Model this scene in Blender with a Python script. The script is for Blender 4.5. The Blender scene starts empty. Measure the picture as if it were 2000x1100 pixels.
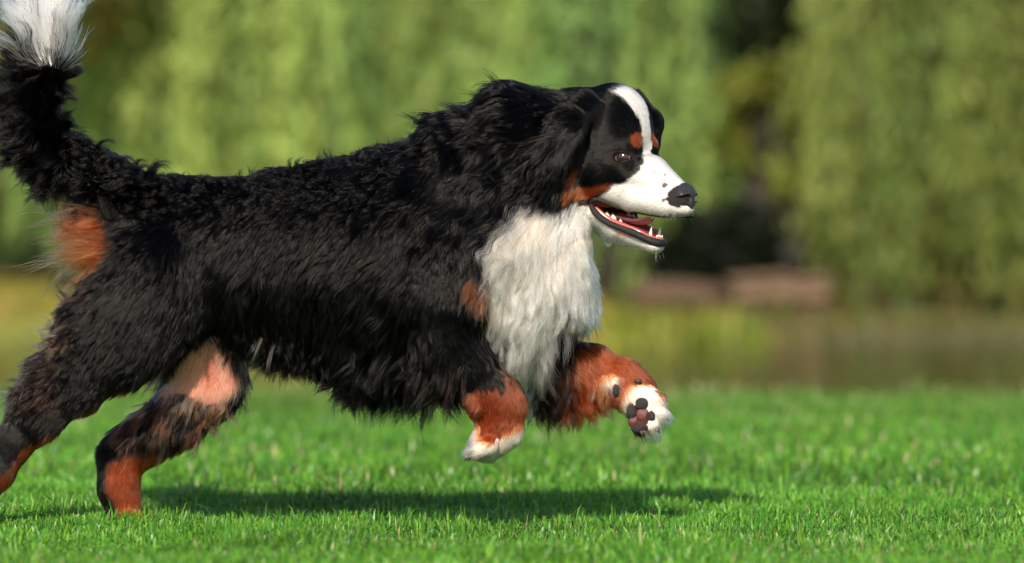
import bpy, math, random
import numpy as np
from mathutils import Vector, kdtree
rng = np.random.default_rng(7)
random.seed(7)
SC = bpy.context.scene
COL = SC.collection
R = math.radians

# ------------------------------------------------------------------ camera, world, sun
S = 0.0008                       # metres per photograph pixel at the dog
GP, HZ, D = 1040.0, 480.0, 8.0   # ground row at the dog, horizon row, distance camera-dog
CAMH = (GP - HZ) * S
cam_d = bpy.data.cameras.new('camera'); cam = bpy.data.objects.new('camera', cam_d); COL.objects.link(cam)
cam.location = (0, -D, CAMH)
cam.rotation_euler = (R(90), 0, 0)
cam_d.sensor_width = 36.0
cam_d.lens = 36.0 * D / (2000 * S)
cam_d.shift_y = (HZ - 550.0) / 2000.0
cam_d.clip_start = 0.1; cam_d.clip_end = 2000
cam_d.dof.use_dof = True; cam_d.dof.focus_distance = 7.93
cam_d.dof.aperture_fstop = cam_d.lens / 1000 / 0.053
SC.camera = cam

SUNDIR = Vector((0.25, 1.45, -1.0)).normalized()      # the way the light travels
sun_el = math.asin(-SUNDIR.z)
W = bpy.data.worlds.new('World'); SC.world = W; W.use_nodes = True
wn = W.node_tree.nodes; wl = W.node_tree.links
sky = wn.new('ShaderNodeTexSky'); sky.sky_type = 'NISHITA'; sky.sun_disc = False
sky.sun_elevation = sun_el
sky.sun_rotation = math.atan2(-SUNDIR.x, -SUNDIR.y)
sky.air_density = 1.0; sky.dust_density = 1.0; sky.ozone_density = 1.0
wl.new(sky.outputs[0], wn['Background'].inputs[0]); wn['Background'].inputs[1].default_value = 0.11
sd = bpy.data.lights.new('sun', 'SUN'); sd.energy = 5.0; sd.angle = R(0.5); sd.color = (1.0, 0.90, 0.74)
so = bpy.data.objects.new('sun', sd); COL.objects.link(so); so.rotation_euler = SUNDIR.to_track_quat('-Z', 'Y').to_euler()
so.location = (-2, -6, 8)
SC.view_settings.view_transform = 'Standard'; SC.view_settings.look = 'None'
SC.view_settings.exposure = 0.3; SC.view_settings.gamma = 1.0; SC.view_settings.use_curve_mapping = False
SC.render.engine = 'CYCLES'
SC.cycles.use_denoising = True
SC.cycles.max_bounces = 10; SC.cycles.diffuse_bounces = 4; SC.cycles.glossy_bounces = 4
SC.cycles.transmission_bounces = 8; SC.cycles.transparent_max_bounces = 8
SC.cycles_curves.shape = 'RIBBONS' if hasattr(SC, 'cycles_curves') else None
SC.cycles_curves.subdivisions = 2

# ------------------------------------------------------------------ helpers
def lin(r, g, b):
    f = lambda c: (c/255/12.92) if c/255 <= 0.04045 else ((c/255+0.055)/1.055)**2.4
    return (f(r), f(g), f(b))
def P(px, py, y=0.0):
    """photograph pixel and depth (metres from the dog's plane) to a world point"""
    k = (D + y) / D
    return Vector(((px-1000)*S*k, y, CAMH - (py-HZ)*S*k))
def tag(o, label=None, cat=None, kind=None, group=None):
    for k, v in (('label', label), ('category', cat), ('kind', kind), ('group', group)):
        if v: o[k] = v
    return o
def link(name, data, mat=None, parent=None):
    o = bpy.data.objects.new(name, data); COL.objects.link(o)
    if mat is not None: data.materials.append(mat)
    if parent is not None: o.parent = parent
    return o
def mesh_np(name, verts, faces, smooth=True, cols=None, loops=None):
    """faces (n,k) array"""
    me = bpy.data.meshes.new(name)
    verts = np.asarray(verts, np.float32); faces = np.asarray(faces, np.int32)
    n, k = faces.shape
    me.vertices.add(len(verts)); me.vertices.foreach_set('co', verts.ravel())
    me.loops.add(n*k); me.loops.foreach_set('vertex_index', faces.ravel())
    me.polygons.add(n); me.polygons.foreach_set('loop_start', np.arange(0, n*k, k, dtype=np.int32))
    me.polygons.foreach_set('loop_total', np.full(n, k, np.int32))
    me.polygons.foreach_set('use_smooth', np.full(n, smooth))
    me.update(calc_edges=True)
    if cols is not None:
        a = me.attributes.new('col', 'FLOAT_COLOR', 'POINT')
        c = np.ones((len(verts), 4), np.float32); c[:, :3] = cols
        a.data.foreach_set('color', c.ravel())
    return me
def tri_mesh(name, verts, polys, smooth=True):
    me = bpy.data.meshes.new(name); me.from_pydata([tuple(v) for v in verts], [], polys)
    me.polygons.foreach_set('use_smooth', np.full(len(me.polygons), smooth)); me.update(); return me
def new_mat(name):
    m = bpy.data.materials.new(name); m.use_nodes = True
    return m, m.node_tree.nodes, m.node_tree.links, m.node_tree.nodes['Principled BSDF']
def simple(name, col, rough=0.5, coat=0.0, bump=0.0, bscale=300, sss=0.0, var=0.0, spec=0.5):
    m, n, l, b = new_mat(name)
    b.inputs['Base Color'].default_value = (*col, 1); b.inputs['Roughness'].default_value = rough
    b.inputs['Coat Weight'].default_value = coat; b.inputs['Coat Roughness'].default_value = 0.15
    b.inputs['Specular IOR Level'].default_value = spec
    if sss: b.inputs['Subsurface Weight'].default_value = sss; b.inputs['Subsurface Scale'].default_value = 0.004
    tc = n.new('ShaderNodeTexCoord'); nz = n.new('ShaderNodeTexNoise'); nz.inputs['Scale'].default_value = bscale
    nz.inputs['Detail'].default_value = 4
    l.new(tc.outputs['Object'], nz.inputs['Vector'])
    if bump:
        bp = n.new('ShaderNodeBump'); bp.inputs['Strength'].default_value = bump; bp.inputs['Distance'].default_value = 0.002
        l.new(nz.outputs[0], bp.inputs['Height']); l.new(bp.outputs[0], b.inputs['Normal'])
    if var:
        mx = n.new('ShaderNodeMix'); mx.data_type = 'RGBA'; l.new(nz.outputs[0], mx.inputs[0])
        mx.inputs[6].default_value = (*[c*(1-var) for c in col], 1); mx.inputs[7].default_value = (*[min(1, c*(1+var)) for c in col], 1)
        l.new(mx.outputs[2], b.inputs['Base Color'])
    return m
def attr_leaf(name, trans=0.45, rough=0.45, spec=0.4):
    m, n, l, b = new_mat(name)
    a = n.new('ShaderNodeAttribute'); a.attribute_name = 'col'
    l.new(a.outputs['Color'], b.inputs['Base Color']); b.inputs['Roughness'].default_value = rough
    b.inputs['Specular IOR Level'].default_value = spec
    t = n.new('ShaderNodeBsdfTranslucent'); l.new(a.outputs['Color'], t.inputs['Color'])
    mx = n.new('ShaderNodeMixShader'); mx.inputs[0].default_value = trans
    l.new(b.outputs[0], mx.inputs[1]); l.new(t.outputs[0], mx.inputs[2]); l.new(mx.outputs[0], n['Material Output'].inputs[0])
    return m
# smooth value noise in numpy (3-D lattice)
_lat = rng.random((64, 64, 64)).astype(np.float32)*2-1
def vnoise(p, sc, seed=0):
    q = p*sc + seed*17.31 + 1000.0
    i = np.floor(q).astype(np.int64); f = (q-i); f = f*f*(3-2*f)
    i &= 63; j = (i+1) & 63
    r = 0
    for a in (0, 1):
        xa = j[:, 0] if a else i[:, 0]; wa = f[:, 0] if a else 1-f[:, 0]
        for b in (0, 1):
            xb = j[:, 1] if b else i[:, 1]; wb = f[:, 1] if b else 1-f[:, 1]
            for c in (0, 1):
                xc = j[:, 2] if c else i[:, 2]; wc = f[:, 2] if c else 1-f[:, 2]
                r = r + _lat[xa, xb, xc]*wa*wb*wc
    return r
def inpoly(x, y, poly):
    poly = np.asarray(poly, float); r = np.zeros(len(x), bool); j = len(poly)-1
    for i in range(len(poly)):
        xi, yi = poly[i]; xj, yj = poly[j]
        if yi != yj:
            c = ((yi > y) != (yj > y)) & (x < (xj-xi)*(y-yi)/(yj-yi)+xi); r ^= c
        j = i
    return r
def unit(v): return v/np.maximum(np.linalg.norm(v, axis=-1, keepdims=True), 1e-9)

def surface_nets(F, origin, h):
    """F (nx,ny,nz) signed distance, negative inside -> verts, quads"""
    s = F < 0
    nx, ny, nz = F.shape
    cell = np.zeros((nx-1, ny-1, nz-1), np.int8)
    for a in (0, 1):
        for b in (0, 1):
            for c in (0, 1): cell += s[a:nx-1+a, b:ny-1+b, c:nz-1+c]
    act = (cell > 0) & (cell < 8)
    idx = -np.ones(cell.shape, np.int32); ii = np.argwhere(act); idx[act] = np.arange(len(ii))
    acc = np.zeros((len(ii), 3)); cnt = np.zeros(len(ii))
    cor = [(a, b, c) for a in (0, 1) for b in (0, 1) for c in (0, 1)]
    for p in cor:
        for ax in range(3):
            if p[ax] == 1: continue
            q = list(p); q[ax] = 1
            v0 = F[ii[:, 0]+p[0], ii[:, 1]+p[1], ii[:, 2]+p[2]]; v1 = F[ii[:, 0]+q[0], ii[:, 1]+q[1], ii[:, 2]+q[2]]
            m = (v0 < 0) != (v1 < 0)
            t = np.where(m, v0/np.where(m, v0-v1, 1), 0)
            pt = np.tile(np.array(p, float), (len(ii), 1)); pt[:, ax] += t
            acc[m] += pt[m]; cnt[m] += 1
    verts = (ii + acc/cnt[:, None])*h + origin
    quads = []
    for ax in range(3):
        a1, a2 = (ax+1) % 3, (ax+2) % 3
        sl0 = [slice(None)]*3; sl1 = [slice(None)]*3; sl0[ax] = slice(0, -1); sl1[ax] = slice(1, None)
        m = s[tuple(sl0)] != s[tuple(sl1)]
        e = np.argwhere(m)
        e = e[(e[:, a1] > 0) & (e[:, a2] > 0) & (e[:, a1] < F.shape[a1]-1) & (e[:, a2] < F.shape[a2]-1)]
        def ix(d1, d2):
            g = e.copy(); g[:, a1] += d1; g[:, a2] += d2; return idx[g[:, 0], g[:, 1], g[:, 2]]
        q = np.stack([ix(-1, -1), ix(0, -1), ix(0, 0), ix(-1, 0)], 1)
        inside = s[e[:, 0], e[:, 1], e[:, 2]]
        q[~inside] = q[~inside][:, ::-1]
        quads.append(q)
    return verts, np.concatenate(quads)
def smooth_mesh(v, q, it=2, lam=0.5):
    e = np.concatenate([q[:, [0, 1]], q[:, [1, 2]], q[:, [2, 3]], q[:, [3, 0]]]); n = len(v)
    deg = np.bincount(e[:, 0], minlength=n)+np.bincount(e[:, 1], minlength=n)
    for _ in range(it):
        acc = np.stack([np.bincount(e[:, 0], v[e[:, 1], k], n)+np.bincount(e[:, 1], v[e[:, 0], k], n) for k in range(3)], 1)
        v = v*(1-lam)+lam*acc/deg[:, None]
    return v
def smin(a, b, k):
    h = np.maximum(k-np.abs(a-b), 0)/k
    return np.minimum(a, b)-h*h*k*0.25

# ------------------------------------------------------------------ the ground
YE = 6.9                                        # y of the lawn's far edge (pond bank)
def gz(x, y):
    p = np.stack([x, y, x*0], 1)
    z = 0.012*vnoise(p, 0.9)+0.006*vnoise(p, 3.1, 3)
    z = z*np.clip(1-np.abs(y+0.0)/40, 0.3, 1)
    z -= 0.30*np.clip((y-YE-0.35*vnoise(p, 0.35, 5))/1.3, 0, 1)**1.5*(y < 16)
    far = np.clip((y-20.3-0.5*vnoise(p, 0.22, 8))/4.0, 0, 1)
    z = np.where(y >= 16, -0.30*(1-far)+0.05*far*vnoise(p, 0.5, 2)+0.02*far, z)
    return z
def ground_colors(v):
    x, y = v[:, 0], v[:, 1]; n1 = vnoise(v, 1.3, 1)[:, None]*0.5+0.5; n2 = vnoise(v, 7, 2)[:, None]*0.5+0.5; n3 = vnoise(v, 0.35, 6)[:, None]*0.5+0.5
    lawn = np.array([0.030, 0.085, 0.012])*(0.7+0.6*n1)
    dry = np.array(lin(176, 150, 62))*(0.75+0.4*n2); ygr = np.array(lin(140, 150, 48))*(0.75+0.4*n2); red = np.array(lin(96, 92, 48))*(0.7+0.5*n2)
    t = np.clip((n3-0.42)*5, 0, 1); bank = dry*(1-t)+ygr*t
    r = np.clip((x[:, None]-0.6)/1.0+(n1-0.5)*1, 0, 1)*np.clip((27.5-y[:, None])/1.0, 0, 1)
    bank = bank*(1-r)+red*r
    k = np.clip((y[:, None]-14)/1, 0, 1)
    mud = np.array([0.05, 0.045, 0.03]); under = np.clip((-0.10-v[:, 2:3])/0.05, 0, 1)
    c = lawn*(1-k)+bank*k
    far = np.clip((y[:, None]-60)/40, 0, 1); c = c*(1-far)+np.array(lin(120, 128, 55))*far
    return c*(1-under)+mud*under
def grid_sheet(xs, ys):
    X, Y = np.meshgrid(xs, ys, indexing='ij'); v = np.stack([X.ravel(), Y.ravel(), gz(X.ravel(), Y.ravel())], 1)
    a = np.arange(len(xs)*len(ys)).reshape(len(xs), len(ys))
    f = np.stack([a[:-1, :-1].ravel(), a[1:, :-1].ravel(), a[1:, 1:].ravel(), a[:-1, 1:].ravel()], 1)
    return v, f
xs = np.concatenate([-np.geomspace(9, 600, 14)[::-1], np.arange(-8.5, 8.6, 0.16), np.geomspace(9, 600, 14)])
ys = np.concatenate([-np.geomspace(9, 300, 8)[::-1], np.arange(-8.5, 30, 0.16), np.geomspace(30.2, 900, 40)])
v, f = grid_sheet(xs, ys)
m, n, l, b = new_mat('earth')
a = n.new('ShaderNodeAttribute'); a.attribute_name = 'col'; l.new(a.outputs['Color'], b.inputs['Base Color']); b.inputs['Roughness'].default_value = 0.95
tc = n.new('ShaderNodeTexCoord'); nz = n.new('ShaderNodeTexNoise'); nz.inputs['Scale'].default_value = 60; l.new(tc.outputs['Object'], nz.inputs['Vector'])
bp = n.new('ShaderNodeBump'); bp.inputs['Distance'].default_value = 0.01; l.new(nz.outputs[0], bp.inputs['Height']); l.new(bp.outputs[0], b.inputs['Normal'])
tag(link('ground', mesh_np('ground', v, f, True, ground_colors(v)), m), 'green lawn falling to a pond with a dry yellow bank beyond', kind='structure')
# pond
WZ = -0.13
m, n, l, b = new_mat('pond_water')
b.inputs['Base Color'].default_value = (0.03, 0.036, 0.012, 1); b.inputs['Roughness'].default_value = 0.06; b.inputs['IOR'].default_value = 1.33
tc = n.new('ShaderNodeTexCoord'); mp = n.new('ShaderNodeMapping'); mp.inputs['Scale'].default_value = (1.2, 4, 1); l.new(tc.outputs['Object'], mp.inputs[0])
nz = n.new('ShaderNodeTexNoise'); nz.inputs['Scale'].default_value = 2.2; nz.inputs['Detail'].default_value = 5; l.new(mp.outputs[0], nz.inputs['Vector'])
bp = n.new('ShaderNodeBump'); bp.inputs['Strength'].default_value = 0.25; bp.inputs['Distance'].default_value = 0.02; l.new(nz.outputs[0], bp.inputs['Height']); l.new(bp.outputs[0], b.inputs['Normal'])
wv = [(-60, 7.0, WZ), (60, 7.0, WZ), (60, 24.5, WZ), (-60, 24.5, WZ)]
tag(link('pond_water', tri_mesh('pond_water', wv, [(0, 1, 2, 3)]), m), 'dark olive pond water between the lawn and the far bank', kind='structure')

# ------------------------------------------------------------------ grass blades
def blades(n, x0, x1, y0, y1, hmin, hmax, w, name, pal, lean=0.5, straw=0.06, patch=True, mask=None):
    x = rng.uniform(x0, x1, n); y = rng.uniform(y0, y1, n)
    p = np.stack([x, y, x*0], 1)
    if patch:
        keep = rng.random(n) < 0.72+0.28*vnoise(p, 9, 4); x, y, p = x[keep], y[keep], p[keep]
    if mask is not None:
        keep = mask(x, y); x, y, p = x[keep], y[keep], p[keep]
    n = len(x); z = gz(x, y)-0.003
    hh = rng.uniform(hmin, hmax, n)*(0.85+0.3*vnoise(p, 5, 9)); hh *= np.where(rng.random(n) < 0.03, 1.5, 1)
    az = rng.uniform(0, 2*np.pi, n); ln = np.abs(rng.normal(0, lean, n))
    dirx, diry = np.cos(az), np.sin(az); wx, wy = -np.sin(az), np.cos(az)
    tw = rng.uniform(-1.2, 1.2, n); wxr = wx*np.cos(tw)+dirx*np.sin(tw); wyr = wy*np.cos(tw)+diry*np.sin(tw)
    ww = w*rng.uniform(0.6, 1.3, n)
    B = np.stack([x, y, z], 1); Wv = np.stack([wxr, wyr, 0*x], 1)*ww[:, None]*0.5
    Dv = np.stack([dirx, diry, 0*x], 1); up = np.array([0, 0, 1.0])
    m1 = B+up*(hh*0.5)[:, None]+Dv*(hh*ln*0.22)[:, None]
    m2 = B+up*(hh*(0.82-0.12*np.minimum(ln, 1.5)))[:, None]+Dv*(hh*ln*0.55)[:, None]
    tp = B+up*(hh*(1.0-0.35*np.minimum(ln, 1.8)))[:, None]+Dv*(hh*ln*1.0)[:, None]
    V = np.stack([B-Wv, B+Wv, m1+Wv, m1-Wv, m2+Wv*0.7, m2-Wv*0.7, tp], 1).reshape(-1, 3)
    o = (np.arange(n)*7)[:, None]
    T = np.concatenate([o+np.array([[0, 1, 2]]), o+np.array([[0, 2, 3]]), o+np.array([[3, 2, 4]]), o+np.array([[3, 4, 5]]), o+np.array([[5, 4, 6]])])
    pal = np.array(pal); c = pal[rng.integers(0, len(pal), n)]*rng.uniform(0.7, 1.3, (n, 1))*(1+0.30*vnoise(p, 2.2, 11)+.2*vnoise(p, 7, 14))[:, None]
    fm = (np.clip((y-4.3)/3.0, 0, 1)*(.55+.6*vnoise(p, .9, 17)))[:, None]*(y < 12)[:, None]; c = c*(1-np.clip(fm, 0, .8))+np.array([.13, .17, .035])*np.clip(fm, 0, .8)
    st = rng.random(n) < straw*(1+1.2*vnoise(p, 1.6, 12))
    c[st] = np.array([0.50, 0.44, 0.22])*rng.uniform(0.6, 1.2, (st.sum(), 1))
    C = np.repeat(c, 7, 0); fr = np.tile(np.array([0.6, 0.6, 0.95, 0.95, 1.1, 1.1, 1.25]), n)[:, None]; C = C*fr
    return mesh_np(name, V, T, True, np.clip(C, 0, 1))
GM = attr_leaf('grass_blade', 0.35, 0.38, 0.5)
GPAL = [(0.10, 0.29, 0.022), (0.14, 0.33, 0.03), (0.07, 0.23, 0.02), (0.19, 0.38, 0.035), (0.09, 0.29, 0.04)]
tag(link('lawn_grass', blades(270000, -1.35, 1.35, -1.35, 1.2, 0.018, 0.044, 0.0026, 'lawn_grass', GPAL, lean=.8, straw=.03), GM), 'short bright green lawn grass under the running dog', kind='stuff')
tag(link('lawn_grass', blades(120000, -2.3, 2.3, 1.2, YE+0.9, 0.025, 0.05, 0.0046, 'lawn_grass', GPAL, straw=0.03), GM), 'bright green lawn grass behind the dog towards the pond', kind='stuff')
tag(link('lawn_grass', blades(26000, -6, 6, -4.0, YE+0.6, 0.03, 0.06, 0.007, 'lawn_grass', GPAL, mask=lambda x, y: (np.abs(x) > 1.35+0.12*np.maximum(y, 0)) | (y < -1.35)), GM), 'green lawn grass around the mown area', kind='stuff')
EPAL = [(0.10, 0.20, 0.03), (0.16, 0.22, 0.04), (0.08, 0.17, 0.03)]
tag(link('bank_grass', blades(7000, -3.5, 3.5, YE-0.1, YE+1.0, 0.03, 0.07, 0.008, 'bank_grass', EPAL, straw=0.25), GM), 'longer grass with straw stems along the near pond edge', kind='stuff')
DPAL = [lin(170, 150, 66), lin(140, 145, 55), lin(176, 152, 80), lin(120, 125, 45)]
RPAL = [lin(92, 104, 42), lin(108, 108, 48), lin(118, 84, 50), lin(76, 92, 38)]
YPAL = [lin(128, 146, 48), lin(112, 132, 46), lin(150, 140, 62)]
tag(link('dry_grass', blades(17000, -9, 0.6, 20.6, 34, 0.06, 0.17, 0.022, 'dry_grass', DPAL, straw=0.1, mask=lambda x, y: (gz(x, y) > -0.12)), GM), 'dry yellow and olive grass on the far pond bank', kind='stuff')
tag(link('olive_grass', blades(15000, 0.6, 9, 20.6, 34, 0.05, 0.13, 0.022, 'olive_grass', RPAL, straw=0.0, mask=lambda x, y: (gz(x, y) > -0.12)), GM), 'low olive and reddish grass on the far bank under the right willow', kind='stuff')
tag(link('bank_reeds', blades(1500, 0.55, 1.45, 20.9, 22.6, 0.16, 0.30, 0.03, 'bank_reeds', YPAL, straw=0.0), GM), 'yellow green reeds at the far water edge below the muzzle', kind='stuff')

# ------------------------------------------------------------------ trees behind the pond
def tube(path, radii, seg=8):
    path = [Vector(p) for p in path]; V = []; Fc = []
    for i, p in enumerate(path):
        t = (path[min(i+1, len(path)-1)]-path[max(i-1, 0)]).normalized()
        a = t.cross(Vector((0.3, 1, 0.2))).normalized(); bb = t.cross(a)
        for k in range(seg):
            an = 2*math.pi*k/seg; V.append(p+(a*math.cos(an)+bb*math.sin(an))*radii[i])
    for i in range(len(path)-1):
        for k in range(seg): Fc.append((i*seg+k, i*seg+(k+1) % seg, (i+1)*seg+(k+1) % seg, (i+1)*seg+k))
    V.append(path[0]); V.append(path[-1]); n = len(V)
    for k in range(seg):
        Fc.append((n-2, (k+1) % seg, k)); Fc.append((n-1, (len(path)-1)*seg+k, (len(path)-1)*seg+(k+1) % seg))
    return V, Fc
def merge(parts):
    V = []; Fc = []
    for v, f in parts:
        o = len(V); V += list(v); Fc += [tuple(i+o for i in q) for q in f]
    return V, Fc
BARK = simple('willow_bark', (0.028, 0.021, 0.016), 0.9, bump=0.6, bscale=25, var=0.4)
LEAF = attr_leaf('willow_leaf', 0.4, 0.5, 0.3)
def leaf_quads(c, axis, L, Wd, cols, name, parent=None):
    n = len(c); r = unit(rng.normal(size=(n, 3))); side = unit(np.cross(axis, r))*Wd[:, None]*0.5
    a = axis*L[:, None]
    V = np.stack([c, c+a*0.5+side, c+a, c+a*0.5-side], 1).reshape(-1, 3)
    o = (np.arange(n)*4)[:, None]; Q = o+np.array([[0, 1, 2, 3]])
    return mesh_np(name, V, Q, False, np.repeat(np.clip(cols, 0, 1), 4, 0))
def trunk_parts(cx, cy, h, r, nl, spread, z_limb=0):
    t, tr = [], []
    for i in range(7):
        k = i/6; t.append((cx+0.12*math.sin(i*1.3), cy+0.1*math.cos(i), gzs(cx, cy)-0.1+h*k)); tr.append(r*(1.25-0.75*k) if i else r*1.6)
    parts = [tube(t, tr, 10)]
    for j in range(nl):
        an = 2*math.pi*j/nl+random.uniform(-.3, .3); z0 = h*random.uniform(0.45, 0.95); p = []
        for i in range(6):
            k = i/5; rr = spread*k*random.uniform(.9, 1.05)
            p.append((cx+math.cos(an)*rr, cy+math.sin(an)*rr, z0+(h*0.45)*math.sin(k*2.0)))
        parts.append(tube(p, [r*0.45*(1-0.8*i/5) for i in range(6)], 7))
    return merge(parts)
def gzs(x, y): return float(gz(np.array([x]), np.array([y]))[0])
def willow(label, cx, cy, rad, h, nstr, zlow, pal, nleaf=48, group='willow trees beyond the pond', front=1.0, dark=(0.5, 1.2)):
    root = bpy.data.objects.new('willow_tree', None); COL.objects.link(root); root.location = (0, 0, 0)
    tag(root, label, 'tree', group=group)
    V, Fc = trunk_parts(cx, cy, h*0.62, 0.22, 9, rad*0.9); link('trunk', tri_mesh('trunk', V, Fc), BARK, root)
    ncl = max(20, nstr//9)
    can = rng.uniform(0, 2*np.pi, ncl); crr = rad*np.sqrt(rng.uniform(0.25, 1, ncl)); czl = zlow+np.abs(rng.normal(0, 0.5, ncl)); cb = rng.uniform(*dark, ncl)
    ci = rng.integers(0, ncl, nstr)
    sx = cx+np.cos(can[ci])*crr[ci]+rng.normal(0, 0.14, nstr); sy = cy+np.sin(can[ci])*crr[ci]+rng.normal(0, 0.14, nstr)
    rr = np.hypot(sx-cx, sy-cy)/rad; ztop = h*np.sqrt(np.clip(1-0.75*rr**2, 0.12, 1)); zb = czl[ci]+rng.uniform(0, .5, nstr)
    t = rng.random((nstr, nleaf)); L = np.maximum(ztop-zb, 0.6)[:, None]
    z = (ztop[:, None]-L*t).ravel(); jit = rng.normal(0, 0.03, (nstr*nleaf, 2))
    sway = 0.10*np.sin(t*3+rng.uniform(0, 6, (nstr, 1)))
    c = np.stack([(sx[:, None]+sway).ravel()+jit[:, 0], np.repeat(sy, nleaf)+jit[:, 1], z], 1)
    ax = unit(np.stack([rng.normal(0, .35, len(c)), rng.normal(0, .35, len(c)), -np.ones(len(c))], 1))
    pal = np.array(pal); hue = pal[rng.integers(0, len(pal), ncl)][ci]
    cols = np.repeat(hue*cb[ci][:, None], nleaf, 0)*rng.uniform(0.75, 1.25, (len(c), 1))
    me = leaf_quads(c, ax, rng.uniform(.10, .17, len(c)), rng.uniform(.022, .036, len(c)), cols, 'crown')
    link('crown', me, LEAF, root)
    ts = [tube([(sx[i], sy[i], ztop[i]), (sx[i]+.05, sy[i], (ztop[i]+zb[i])/2), (sx[i], sy[i], zb[i])], [.008, .006, .003], 3) for i in range(0, nstr, 6)]
    V, Fc = merge(ts); link('hanging_twigs', tri_mesh('hanging_twigs', V, Fc), BARK, root)
    return root
def bushy(name, label, cx, cy, rx, rz, z0, n, pal, leaf=0.12, cat='tree', trunk=True, group='bushy trees beyond the pond', tr=0.16, ncl=50):
    root = bpy.data.objects.new(name, None); COL.objects.link(root); tag(root, label, cat, group=group)
    if trunk:
        V, Fc = trunk_parts(cx, cy, z0+rz*0.9, tr, 7, rx*0.7); link('trunk', tri_mesh('trunk', V, Fc), BARK, root)
    else:
        ts = []
        for j in range(7):
            an = 6.28*j/7; ts.append(tube([(cx, cy, gzs(cx, cy)-.05), (cx+.3*rx*math.cos(an), cy+.3*rx*math.sin(an), z0*.5+rz*.6), (cx+.6*rx*math.cos(an), cy+.6*rx*math.sin(an), z0+rz*1.2)], [.03, .022, .01], 5))
        V, Fc = merge(ts); link('stems', tri_mesh('stems', V, Fc), BARK, root)
    cc = unit(rng.normal(size=(ncl, 3)))*rng.uniform(0.45, 1.0, (ncl, 1)); cb = rng.uniform(0.6, 1.25, ncl)
    ci = rng.integers(0, ncl, n); q = cc[ci]+unit(rng.normal(size=(n, 3)))*rng.uniform(0, .28, (n, 1))
    c = np.stack([cx+q[:, 0]*rx, cy+q[:, 1]*rx, z0+rz+q[:, 2]*rz], 1); c[:, 2] = np.maximum(c[:, 2], gz(c[:, 0], c[:, 1])+0.02)
    pal = np.array(pal); cols = pal[rng.integers(0, len(pal), ncl)][ci]*cb[ci][:, None]*rng.uniform(.75, 1.25, (n, 1))
    me = leaf_quads(c, unit(rng.normal(size=(n, 3))), rng.uniform(.8, 1.4, n)*leaf, rng.uniform(.45, .8, n)*leaf, cols, 'crown')
    link('crown' if trunk else 'foliage', me, LEAF, root); return root
WL = [(0.309, 0.461, 0.126), (0.345, 0.492, 0.134), (0.395, 0.492, 0.134), (0.249, 0.431, 0.126)]
WR = [(0.224, 0.3, 0.068), (0.262, 0.321, 0.075), (0.299, 0.321, 0.075), (0.172, 0.265, 0.061)]
willow('pale green weeping willow with a broad sunlit curtain behind the dog', -1.35, 30.0, 2.45, 5.5, 1600, 0.05, WL, dark=(.62, 1.2))
willow('narrow light green weeping willow hanging beside the dark gap behind the muzzle', 0.58, 27.6, 0.75, 4.8, 300, 0.1, WL, dark=(.7, 1.15))
willow('olive green weeping willow hanging low at the right side', 3.85, 25.6, 1.85, 5.2, 1150, -0.12, WR, dark=(0.6, 1.15))
bushy('autumn_tree', 'yellow and orange autumn tree at the top left behind the tail', -3.15, 27.4, .75, .95, 1.6, 6500, [(0.50, 0.33, 0.08), (0.42, 0.36, 0.09), (0.30, 0.33, 0.09), (0.16, 0.20, 0.06)], 0.10, tr=0.05, ncl=150)
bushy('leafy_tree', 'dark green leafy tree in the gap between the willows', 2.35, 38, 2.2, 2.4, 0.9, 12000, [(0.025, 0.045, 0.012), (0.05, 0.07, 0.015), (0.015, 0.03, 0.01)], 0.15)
bushy('leafy_tree', 'yellow green sapling lit in front of the dark gap', 1.75, 27.5, 0.55, 0.5, 0.75, 1700, [(0.20, 0.22, 0.03), (0.14, 0.18, 0.03)], 0.11, ncl=22)
for i, (x, y, rx, rz, z0, lab) in enumerate([(-7.5, 46, 3.2, 3.4, .6, 'dark round tree far behind the tail at the left edge'), (-1.5, 50, 4.4, 3.6, .4, 'broad dark tree far behind the pale willow'),
        (5.0, 49, 3.8, 3.8, .4, 'tall dark tree far behind the olive willow'), (10.5, 47, 3.6, 3.8, .5, 'dark tree far behind the right edge'), (-13, 49, 4, 4, .4, 'dark tree far out to the left')]):
    bushy('leafy_tree', lab, x, y, rx, rz, z0, 9000, [(0.05, 0.085, 0.02), (0.08, 0.12, 0.02), (0.035, 0.06, 0.015)], 0.28)
for x, y, rx, rz, lab, pal in [(1.42, 27.0, 0.42, 0.36, 'low shrub on the bank between the willows, shade painted into its near-black leaves', [(0.012, 0.020, 0.010)]),  # near-black leaf colour stands in for the gap's shade; the shrub itself is sunlit
        (5.6, 30, 0.9, 0.8, 'dark green shrub at the right edge of the bank', [(0.05, 0.075, 0.02)]),
        (-6.2, 33, 1.2, 0.7, 'olive shrub behind the tail at the left edge of the bank', [(0.08, 0.12, 0.03), (0.14, 0.15, 0.03)])]:
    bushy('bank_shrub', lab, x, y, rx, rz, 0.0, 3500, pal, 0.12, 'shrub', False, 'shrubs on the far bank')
# a far wood closing the view
n = 26000; x = rng.uniform(-45, 45, n); y = rng.uniform(62, 74, n); z = rng.uniform(0, 9, n)**0.95*(0.85+0.15*np.sin(x*.7))
c = np.stack([x, y, z], 1); pal = np.array([(0.04, 0.065, 0.02), (0.07, 0.10, 0.025), (0.10, 0.12, 0.03)])
cols = pal[rng.integers(0, 3, n)]*(1+0.5*vnoise(c, .35, 3))[:, None]
tag(link('far_wood', leaf_quads(c, unit(rng.normal(size=(n, 3))), rng.uniform(.9, 1.6, n), rng.uniform(.6, 1.0, n), cols, 'far_wood'), LEAF), 'dark distant wood closing the view behind all the trees', kind='stuff')
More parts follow.
